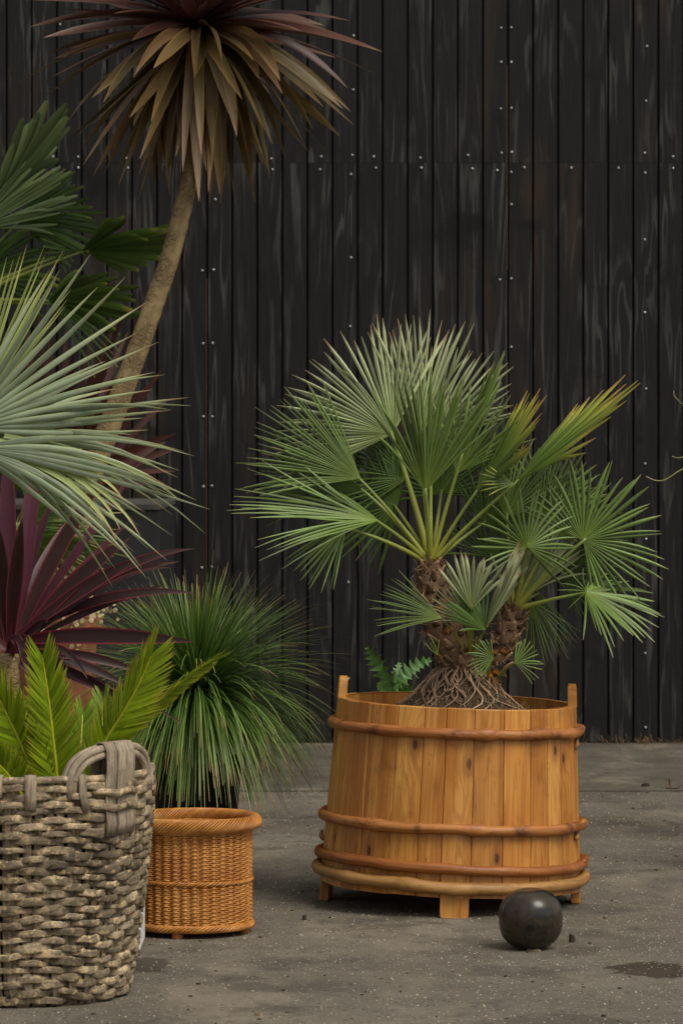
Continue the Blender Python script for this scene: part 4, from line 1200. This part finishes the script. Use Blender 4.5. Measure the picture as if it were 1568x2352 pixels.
lathe(mb, [(r, 0.505 + dz) for r, dz in rings], 48, close_bottom=False, wob=0.0)
mb.build('soil', M['soil'], tub)

# ---------------------------------------------------------------- dwarf palm in the tub
PD = OD
dp = thing('dwarf_fan_palm', 'twin-trunked dwarf fan palm with exposed root ball set in the pine tub', 'palm', W(1050, 1640, PD))
s = px(PD)
def C5(x, y): return 564.5 + 0.62 * x, 689.9 + 0.62 * y
def C6(x, y): return 784 + 0.4 * x, 1223.0 + 0.4 * y
def trunk_path(rows, n=6):
    pv = smooth_path([Vector((x, y, w)) for x, y, w in rows], n)
    return [W(p.x, p.y, PD) for p in pv], [p.z * s / 2 for p in pv]
T1 = trunk_path([(1064, 1610, 84), (1056, 1540, 88), (1050, 1503, 92), (1021, 1447, 92), (1003, 1390, 82), (992, 1343, 72), (988, 1300, 44), (990, 1285, 22)])
T2 = trunk_path([(1105, 1600, 40), (1122, 1555, 42), (1142, 1503, 52), (1158, 1463, 60), (1176, 1412, 50), (1180, 1390, 22)])
R_ = random.Random(8)
def scaly_trunk(T, nsc, scar_lo, scar_hi):
    pts, rad = T
    mb = MB()
    tube(mb, pts, [r * 0.92 for r in rad], 16, c=lambda t, k: (0.15, 0.3, k))
    tk = mb.build('trunk', M['fibre'], dp)
    n = len(pts) - 1
    for q in range(nsc):
        f = 0.04 + 0.90 * (q + 0.5) / nsc
        x = f * n; i = min(int(x), n - 1)
        c = pts[i].lerp(pts[i + 1], x - i); r = lerp(rad[i], rad[i + 1], x - i)
        tan = (pts[i + 1] - pts[i]).normalized()
        a = q * 2.399963
        o0 = tan.orthogonal().normalized(); o1 = tan.cross(o0)
        out = o0 * math.cos(a) + o1 * math.sin(a); sd = tan.cross(out)
        scar = scar_lo < f < scar_hi and R_.random() < 0.6
        w = R_.uniform(0.011, 0.016) * (1.15 if scar else 0.8); h = R_.uniform(0.026, 0.036)
        flare = R_.uniform(0.0, 0.002) if scar else R_.uniform(0.006, 0.018)
        mb = MB(); rnd = R_.random()
        prev = None
        for e in range(6):
            t = e / 5
            ww = w * (1.0, 0.98, 0.9, 0.72, 0.5, 0.3)[e]
            rise = tan * (h * (t - 0.5))
            bulge = out * (r * 0.93 + flare * t ** 1.4 + 0.003)
            p = c + rise + bulge
            tt = (1 - t) if scar else t
            row = [mb.vert(p - sd * ww - out * ww * 0.35, (tt, rnd, 0)), mb.vert(p - sd * ww * 0.5, (tt, rnd, .25)), mb.vert(p + out * 0.0015, (tt, rnd, .5)), mb.vert(p + sd * ww * 0.5, (tt, rnd, .75)), mb.vert(p + sd * ww - out * ww * 0.35, (tt, rnd, 1))]
            if prev:
                for k in range(4): mb.face(prev[k], prev[k + 1], row[k + 1], row[k])
            prev = row
        o = mb.build('leaf_base', M['scar'] if scar else M['fibre'], tk)
        so = o.modifiers.new('thickness', 'SOLIDIFY'); so.thickness = 0.0025
    fm = MB()
    for q in range(520 if nsc > 60 else 330):
        f = R_.random(); x = f * n; i = min(int(x), n - 1)
        c = pts[i].lerp(pts[i + 1], x - i); r = lerp(rad[i], rad[i + 1], x - i)
        a = R_.uniform(0, math.tau)
        tan = (pts[i + 1] - pts[i]).normalized(); o0 = tan.orthogonal().normalized(); o1 = tan.cross(o0)
        out = o0 * math.cos(a) + o1 * math.sin(a); sd = tan.cross(out)
        p0 = c + out * r * 0.95
        L = R_.uniform(0.012, 0.034)
        d1 = (out * R_.uniform(0.25, 0.8) + sd * R_.uniform(-1, 1) + tan * R_.uniform(-0.6, 0.7)).normalized()
        p1 = p0 + d1 * L * 0.5 + out * 0.003; p2 = p0 + d1 * L + UP * R_.uniform(-.01, .003)
        wv = d1.cross(out).normalized() * R_.uniform(0.0006, 0.0013)
        rnd = R_.random()
        A = [fm.vert(p + wv * k, (t, rnd, 0)) for t, p in ((0, p0), (0.5, p1), (1, p2)) for k in (-1, 1)]
        fm.face(A[0], A[1], A[3], A[2]); fm.face(A[2], A[3], A[5], A[4])
    fm.build('fibre', M['fibre'], tk, kind='stuff')
    return tk
scaly_trunk(T1, 92, 0.30, 0.62)
scaly_trunk(T2, 56, 0.20, 0.52)
# root ball and roots
RC = W(1052, 1640, PD)
def mound_z(x, y):
    d = math.hypot(x, y)
    return interp(d, [(0, 0.125), (0.05, 0.118), (0.09, 0.08), (0.13, 0.04), (0.18, 0.008), (0.23, -0.012)]) + 0.006 * noise.noise(Vector((x * 40, y * 40, 1)))
mb = MB()
nr, na = 16, 48
grid = [[mb.vert(RC + Vector((0.24 * r / nr * math.cos(k * math.tau / na), 0.24 * r / nr * math.sin(k * math.tau / na), mound_z(0.24 * r / nr * math.cos(k * math.tau / na), 0.24 * r / nr * math.sin(k * math.tau / na))))) for k in range(na)] for r in range(1, nr + 1)]
top = mb.vert(RC + UP * mound_z(0, 0))
for k in range(na): mb.face(top, grid[0][k], grid[0][(k + 1) % na])
for r in range(nr - 1):
    for k in range(na): mb.face(grid[r][k], grid[r + 1][k], grid[r + 1][(k + 1) % na], grid[r][(k + 1) % na])
mb.build('root_ball', M['soil'], dp)
for q in range(46):
    az = q * 2.399963 + R_.uniform(-.3, .3)
    if q < 44 and math.sin(az) > 0.35: az = -az          # most of the roots one sees face the yard
    r0 = R_.uniform(0.025, 0.065); r1 = R_.uniform(0.10, 0.205)
    mb = MB(); pts = []
    n = 9; k1, k2 = R_.uniform(-.35, .35), R_.uniform(0, 6)
    lift = R_.uniform(0.004, 0.02)
    for k in range(n + 1):
        t = k / n
        r = lerp(r0, r1, t); a = az + k1 * t + 0.22 * math.sin(t * 9 + k2) * t
        x, y = r * math.cos(a), r * math.sin(a)
        pts.append(RC + Vector((x, y, mound_z(x, y) + lift * math.sin(math.pi * min(1, t * 1.05)) + 0.001)))
    f0 = R_.uniform(0.0018, 0.0040)
    tube(mb, pts, [f0 * lerp(1.1, 0.45, k / n) for k in range(n + 1)], 6)
    mb.build('root', M['root'], dp)
fm = MB()
for q in range(2600):
    a = R_.uniform(0, math.tau); r = 0.22 * math.sqrt(R_.random())
    x, y = r * math.cos(a), r * math.sin(a)
    p0 = RC + Vector((x, y, mound_z(x, y)))
    d1 = Vector((R_.uniform(-1, 1), R_.uniform(-1, 1), R_.uniform(-.2, .6))).normalized()
    L = R_.uniform(0.008, 0.028)
    p1 = p0 + d1 * L * 0.5 + UP * 0.004; p2 = p0 + d1 * L
    wv = d1.cross(UP).normalized() * R_.uniform(0.0004, 0.0009); rnd = R_.random()
    A = [fm.vert(p + wv * k, (t, rnd, 0)) for t, p in ((0, p0), (.5, p1), (1, p2)) for k in (-1, 1)]
    fm.face(A[0], A[1], A[3], A[2]); fm.face(A[2], A[3], A[5], A[4])
fm.build('root_fibre', M['root'], dp, kind='stuff')
crown1 = W(989, 1297, PD); crown2 = W(1179, 1402, PD)
def pl(conv, k, hx, hy, dd, R, a0, a1, n, mat, base, **kw):
    h = conv(hx, hy)
    pr = kw.pop('pet_r', 0.0052)
    b = base if base is None or isinstance(base, Vector) else W(*conv(*base), PD - 0.03)
    fan_leaf(dp, W(h[0], h[1], PD + dd), R * k * s * 1.04, a0, a1, n, M[mat], petiole=b, pet_r=pr, **kw)
c5, c6 = (C5, 0.62), (C6, 0.4)
pl(*c5, 725, 715, 0.16, 260, -10, 190, 24, 'palm_dark', crown1, lean=10)
pl(*c5, 560, 760, 0.13, 270, 70, 260, 24, 'palm_dark', crown1)
pl(*c5, 905, 950, 0.13, 210, 10, 175, 22, 'palm_dark', crown2)
pl(*c5, 880, 830, 0.10, 240, -20, 130, 20, 'palm_dark', crown1)
pl(*c5, 545, 495, 0.06, 440, 62, 206, 34, 'palm_silver', crown1, roll=8, lean=8, pet_r=0.0075, fuse=0.46, lens=(1.0, 1.0))
pl(*c5, 640, 510, 0.09, 475, 58, 118, 17, 'palm_silver', crown1, lean=4, fuse=0.45)
pl(*c5, 600, 660, 0.13, 300, 100, 215, 22, 'palm_dark', crown1, roll=15, fuse=0.42)
pl(*c5, 780, 640, 0.05, 330, 20, 110, 18, 'palm', crown1, roll=-20, fuse=0.42)
pl(*c5, 960, 800, 0.06, 300, 10, 120, 20, 'palm', crown2, roll=25)
pl(*c5, 1130, 880, 0.04, 290, -10, 100, 20, 'palm', crown2, roll=-25)
pl(*c5, 680, 530, 0.10, 400, 18, 100, 20, 'palm_silver', crown1, lean=5, fuse=0.45)
pl(*c5, 425, 660, 0.02, 430, 108, 190, 26, 'palm', crown1, roll=18, fuse=0.42)
pl(*c5, 440, 700, 0.05, 400, 140, 200, 18, 'palm_dark', crown1, roll=-25)
pl(*c5, 490, 815, -0.07, 505, 122, 224, 26, 'palm', crown1, roll=62, lean=-8, droop=0.05, loose=0.26, fuse=0.22)
pl(*c5, 372, 832, -0.09, 235, 180, 262, 14, 'palm', crown1, roll=25, droop=0.10)
pl(*c5, 800, 570, -0.02, 380, 28, 108, 16, 'palm', crown1, roll=80, droop=0.0, loose=0.05)
pl(*c5, 850, 715, -0.03, 440, 0, 116, 24, 'palm_yellow', crown1, roll=-80, droop=0.02, loose=0.05)
pl(*c5, 1000, 675, -0.12, 525, -14, 98, 24, 'palm_yellow', crown1, roll=-84, droop=0.0, loose=0.04)
pl(*c5, 990, 680, -0.13, 120, 120, 210, 8, 'palm_yellow', None, roll=40)
pl(*c5, 663, 710, -0.10, 450, 47, 126, 19, 'palm', crown1, lean=-12, wide=1.1, pet_r=0.007, fuse=0.42)
pl(*c5, 1090, 800, 0.09, 275, 15, 140, 26, 'palm', crown2, fuse=0.45)
pl(*c5, 1150, 985, 0.07, 265, -75, 40, 22, 'palm_dark', crown2, roll=30)
pl(*c5, 1015, 1110, 0.03, 360, 28, 84, 18, 'palm_silver', None, fuse=0.6, roll=15)
pl(*c5, 1248, 890, -0.07, 295, -82, 156, 34, 'palm', crown2, fuse=0.4, pet_r=0.006)
pl(*c5, 1042, 915, -0.13, 225, -50, 215, 26, 'palm', crown2, fuse=0.35, roll=25)
pl(*c5, 1255, 1078, -0.11, 270, -100, 72, 28, 'palm', crown2, roll=-60, droop=0.14, loose=0.16)
pl(*c5, 1262, 1076, -0.12, 110, 95, 235, 6, 'palm', None, roll=20)
pl(*c6, 1085, 390, 0.03, 340, -105, -28, 14, 'palm', crown2, droop=0.10, roll=20, fuse=0.25)
pl(*c6, 1120, 330, 0.06, 360, -85, -45, 8, 'palm_dark', crown2, droop=0.06, fuse=0.25)
pl(*c6, 733, 522, -0.17, 270, 88, 172, 14, 'palm_silver', (740, 690), roll=10)
pl(*c6, 745, 440, -0.20, 330, 44, 132, 13, 'palm_silver', (740, 690), fuse=0.62, wide=1.05, lean=-10, blunt=0.12)
pl(*c6, 825, 555, -0.16, 500, 20, 110, 14, 'palm_silver', (760, 690), roll=78, droop=0, fuse=0.6)
pl(*c6, 820, 560, -0.17, 300, 50, 190, 14, 'palm_dark', None, roll=55)
pl(*c6, 575, 490, -0.22, 395, 128, 196, 16, 'palm', (710, 690), roll=20, pet_r=0.003)
pl(*c6, 872, 722, -0.24, 140, 95, 248, 15, 'palm', (835, 850), pet_r=0.003, fuse=0.5, blunt=0.5)
pl(*c6, 992, 748, -0.20, 150, -52, 88, 13, 'palm', (895, 830), pet_r=0.003, fuse=0.45, blunt=0.6)
pl(*c6, 550, 705, -0.24, 115, 75, 150, 4, 'palm', (580, 745), pet_r=0.003, fuse=0.3)
finish(dp)

# ---------------------------------------------------------------- thistle behind the tub
XD = 10.95
th = thing('thistle', 'green thistle with spiny lobed leaves standing behind the pine tub', 'weed', (W(903, 0, XD).x, XD, 0))
sx = px(XD)
mb = MB(); tube(mb, smooth_path([Vector((W(903, 0, XD).x, XD, 0)), W(903, 1700, XD), W(905, 1560, XD), W(907, 1545, XD)], 5), [0.008] * 16, 7); mb.build('stem', M['thistle'], th)
def thistle_leaf(path2, dd, wpx, nl):
    pv = smooth_path([Vector((x, y, 0)) for x, y in path2], 8); n = len(pv) - 1
    pts = [W(p.x, p.y, XD + dd * i / n) for i, p in enumerate(pv)]
    mb = MB(); prev = None; rnd = RND.random()
    m = nl * 4
    for k in range(m + 1):
        t = k / m; x = t * n; i = min(int(x), n - 1)
        p = pts[i].lerp(pts[i + 1], x - i)
        tan = (pts[min(i + 1, n)] - pts[max(i - 1, 0)]).normalized()
        sd = tan.cross(Vector((0, -1, 0.1))).normalized()
        w = wpx * sx * math.sin(math.pi * (0.14 + 0.86 * t) ** 0.8) ** 0.7 * (0.22, 0.62, 1.0, 0.45)[k % 4] + 0.0015
        w2 = wpx * sx * math.sin(math.pi * (0.14 + 0.86 * t) ** 0.8) ** 0.7 * (0.45, 0.22, 0.62, 1.0)[k % 4] + 0.0015
        fwd = tan * (0.35 * w)
        row = (mb.vert(p - sd * w + fwd + Vector((0, -0.2 * w + RND.uniform(-.004, .004), 0)), (1, rnd, 0)), mb.vert(p, (0.3, rnd, 0.5)), mb.vert(p + sd * w2 + fwd + Vector((0, -0.2 * w2 + RND.uniform(-.004, .004), 0)), (1, rnd, 1)))
        if prev:
            mb.face(prev[0], prev[1], row[1], row[0]); mb.face(prev[1], prev[2], row[2], row[1])
        prev = row
    mb.build('leaf', M['thistle'], th)
thistle_leaf([(902, 1590), (880, 1545), (858, 1510), (843, 1484)], -0.05, 26, 8)
thistle_leaf([(906, 1590), (930, 1555), (958, 1530), (990, 1515)], 0.03, 26, 8)
thistle_leaf([(905, 1575), (912, 1545), (918, 1522)], 0.06, 14, 6)
thistle_leaf([(903, 1600), (880, 1580), (866, 1572)], -0.06, 18, 5)
thistle_leaf([(906, 1600), (930, 1586), (948, 1582)], -0.03, 18, 5)
thistle_leaf([(905, 1640), (870, 1620), (850, 1625)], -0.06, 24, 4)
thistle_leaf([(905, 1650), (940, 1630), (960, 1640)], 0.06, 24, 4)
finish(th)

# ---------------------------------------------------------------- dark glazed ball
LD = ground_d(2180) + 0.01
ball = thing('ceramic_ball', 'dark bronze round ball-shaped vase with flattened top on the asphalt before the tub', 'ball', (W(1220, 0, LD).x, LD, 0))
br = 73.5 * px(LD)
prof = []
for k in range(40):
    a = -math.pi / 2 + math.pi * k / 39
    ca, sa = math.cos(a), math.sin(a)
    e = 0.84
    r = br * math.copysign(abs(ca) ** e, ca)
    z = br * 0.955 * (1 + math.copysign(abs(sa) ** e, sa))
    z = min(z, br * 1.875)
    prof.append((max(r, 0.0008), z))
mb = MB(); lathe(mb, [(p[0], p[1] - 0.001) for p in prof], 64, close_top=True); mb.build('body', M['ball'], ball)
ball.rotation_euler = (math.radians(3), math.radians(-2), 0)

# ---------------------------------------------------------------- wiry plant past the right edge
ED = 11.0
ep = thing('wiry_sedge', 'wiry arching sedge whose curled pale tips reach in past the wall', 'sedge', (W(1800, 0, ED).x, ED, 0.29))
root = Vector((W(1800, 0, ED).x, ED, 0.30))
R_ = random.Random(2)
for k in range(46):
    az = R_.uniform(0, math.tau); L = R_.uniform(0.35, 0.75)
    hz_ = Vector((math.cos(az), math.sin(az), 0))
    sc_ = 0.6 if hz_.x < -0.2 else 1.0
    tip = root + hz_ * L * 0.32 * sc_ + UP * R_.uniform(0.35, 0.75)
    strap(ep, root + hz_ * 0.02, root + hz_ * 0.05 + UP * L * 0.8, tip, 0.007, M['wiry'], 10, face=hz_, shape=[(0, 1), (0.6, .9), (1, .1)])
for (mx, my, tx_, ty_, hx, hy) in ((1640, 1000, 1556, 920, 1546, 898), (1600, 1075, 1520, 1104, 1482, 1094), (1610, 950, 1566, 928, 1556, 918), (1600, 1060, 1556, 1052, 1542, 1048)):
    pv = smooth_path([root, W(1720, 1180, ED), W(mx, my, ED - .02), W(tx_, ty_, ED - .04), W(hx, hy, ED - 0.05)], 6)
    mb = MB(); n = len(pv) - 1
    tube(mb, pv, [lerp(0.0038, 0.0010, i / n) for i in range(n + 1)], 5, c=lambda t, k: (t, 0.5, k)); mb.build('leaf', M['wiry'], ep)
finish(ep)
nursery_pot('black plastic pot holding the wiry arching sedge', (root.x, ED, 0), 0.12, 0.32)

# ---------------------------------------------------------------- litter on the ground
R_ = random.Random(99)
def flake(mb, c, L, w, az, h, rnd, curl=0.2):
    u = Vector((math.cos(az), math.sin(az), 0)); v = Vector((-u.y, u.x, 0))
    base = [mb.vert(c + u * a * L + v * b * w + UP * z, (t, rnd, b + .5)) for a, b, z, t in ((-.5, -.15, 0, 0), (-.2, -.5, 0, .3), (.3, -.45, 0, .7), (.5, .1, 0, 1), (.15, .5, 0, .6), (-.35, .4, 0, .2))]
    topv = [mb.vert(c + u * a * L * .86 + v * b * w * .86 + UP * (h * (1 + curl * R_.uniform(-1, 1))), (t, rnd, b + .5)) for a, b, t in ((-.5, -.15, 0), (-.2, -.5, .3), (.3, -.45, .7), (.5, .1, 1), (.15, .5, .6), (-.35, .4, .2))]
    for k in range(6): mb.face(base[k], base[(k + 1) % 6], topv[(k + 1) % 6], topv[k])
    mb.face(*topv)
def scatter(name, mat, count, size, asp, dmin, dmax, hk=0.25, z=0.0, bias=1.0):
    mb = MB()
    for _ in range(count):
        d = lerp(dmin, dmax, R_.random() ** bias)
        x = R_.uniform(-0.12 * d, 0.12 * d)
        L = size * R_.uniform(0.5, 1.6) * (0.6 + 0.4 * R_.random())
        flake(mb, Vector((x, d, z)), L, L / R_.uniform(*asp), R_.uniform(0, math.pi), L * hk * R_.uniform(0.3, 1), R_.random())
    o = mb.build(name, M[mat], smooth=False, kind='stuff')
    return o
tag(scatter('grit', 'grit', 9500, 0.0046, (1.0, 2.2), 7.9, SEAM_D, 0.35), 'pale grit scattered over the asphalt', 'grit')
tag(scatter('wood_chips', 'chip', 700, 0.010, (2.0, 6.0), 7.9, SEAM_D, 0.12), 'small splinters and wood chips strewn over the asphalt', 'wood chips')
tag(scatter('leaf_litter', 'dark_litter', 420, 0.010, (1.2, 3.0), 7.9, SEAM_D, 0.3), 'dark crumbs of soil and leaf litter on the asphalt', 'litter')
tag(scatter('apron_litter', 'litter', 500, 0.010, (1.2, 4.0), SEAM_D + 0.05, WALL_D - 0.1, 0.2, z=0.006), 'brown litter strewn over the concrete strip before the wall', 'litter')
mb = MB()
for _ in range(2600):                                        # dead grass and needles banked along the foot of the wall
    x = R_.uniform(-2.6, 2.6); d = WALL_D - 0.014 - abs(R_.gauss(0, 0.05))
    dens = noise.noise(Vector((x * 3, 0, 0)))
    if dens < -0.15 and R_.random() < 0.7: continue
    c = Vector((x, d, 0.006)); az = R_.uniform(0, math.pi)
    u = Vector((math.cos(az), math.sin(az) * 0.4 - 0.2, R_.uniform(0, 1.0) * (0.6 + dens))).normalized()
    L = R_.uniform(0.012, 0.045); w = Vector((0, 0, 1)).cross(u).normalized() * 0.0012
    rnd = R_.random()
    A = [mb.vert(c + u * L * t + w * k + UP * 0.002, (t, rnd, 0)) for t in (0, 1) for k in (-1, 1)]
    mb.face(A[0], A[1], A[3], A[2])
tag(mb.build('dead_grass', M['litter'], smooth=False, kind='stuff'), 'brown dead grass banked along the foot of the wall', 'dead grass')
def one_flake(name, label, cat, x, y, L, w, az, h, mat):
    d = ground_d(y) if y > 1819 else CAM_H * FPX / (y - HORIZON)
    mb = MB(); c = W(x, y, d); c.z = 0.0 if d < SEAM_D else 0.006
    o = None
    flake(mb, Vector((0, 0, 0)), L, w, az, h, R_.random(), 0.6)
    o = mb.build(name, M[mat], smooth=False); o.location = c
    return tag(o, label, cat)
one_flake('wood_chip', 'pale wood chip lying on the asphalt near the grey woven basket', 'wood chip', 594, 2333, 0.026, 0.011, 2.4, 0.006, 'chip')
one_flake('wood_sliver', 'tan wood sliver at the foot of the dark ball', 'wood sliver', 1226, 2184, 0.036, 0.008, -0.25, 0.005, 'chip')
one_flake('seed_pod', 'round dark seed pod on the asphalt between wicker basket and tub', 'seed pod', 699, 2113, 0.013, 0.012, 0.3, 0.011, 'dark_litter')
one_flake('soil_lump', 'dark lump of soil on the concrete strip before the wall', 'soil lump', 1481, 1810, 0.034, 0.024, 0.1, 0.012, 'dark_litter')
one_flake('soil_crumb', 'dark crumb of soil beside the dark ball', 'soil crumb', 1313, 2164, 0.018, 0.014, 0.9, 0.014, 'dark_litter')
dl = thing('dead_leaf', 'curled brown dead leaf on the concrete strip before the wall', 'dead leaf', W(1540, 1816, CAM_H * FPX / (1816 - HORIZON)))
c = Vector(dl.location); c.z = 0.008; dl.location = c
strap(dl, c, c + Vector((-0.015, 0, 0.025)), c + Vector((0.0, 0.01, 0.045)), 0.011, M['litter'], 8, twist=1.5, name='blade')
strap(dl, c + Vector((-0.02, 0, 0.002)), c + Vector((0.03, 0, -0.006)), c + Vector((0.035, 0.01, 0.012)), 0.010, M['dark_litter'], 8, twist=0.8, name='blade')
finish(dl)
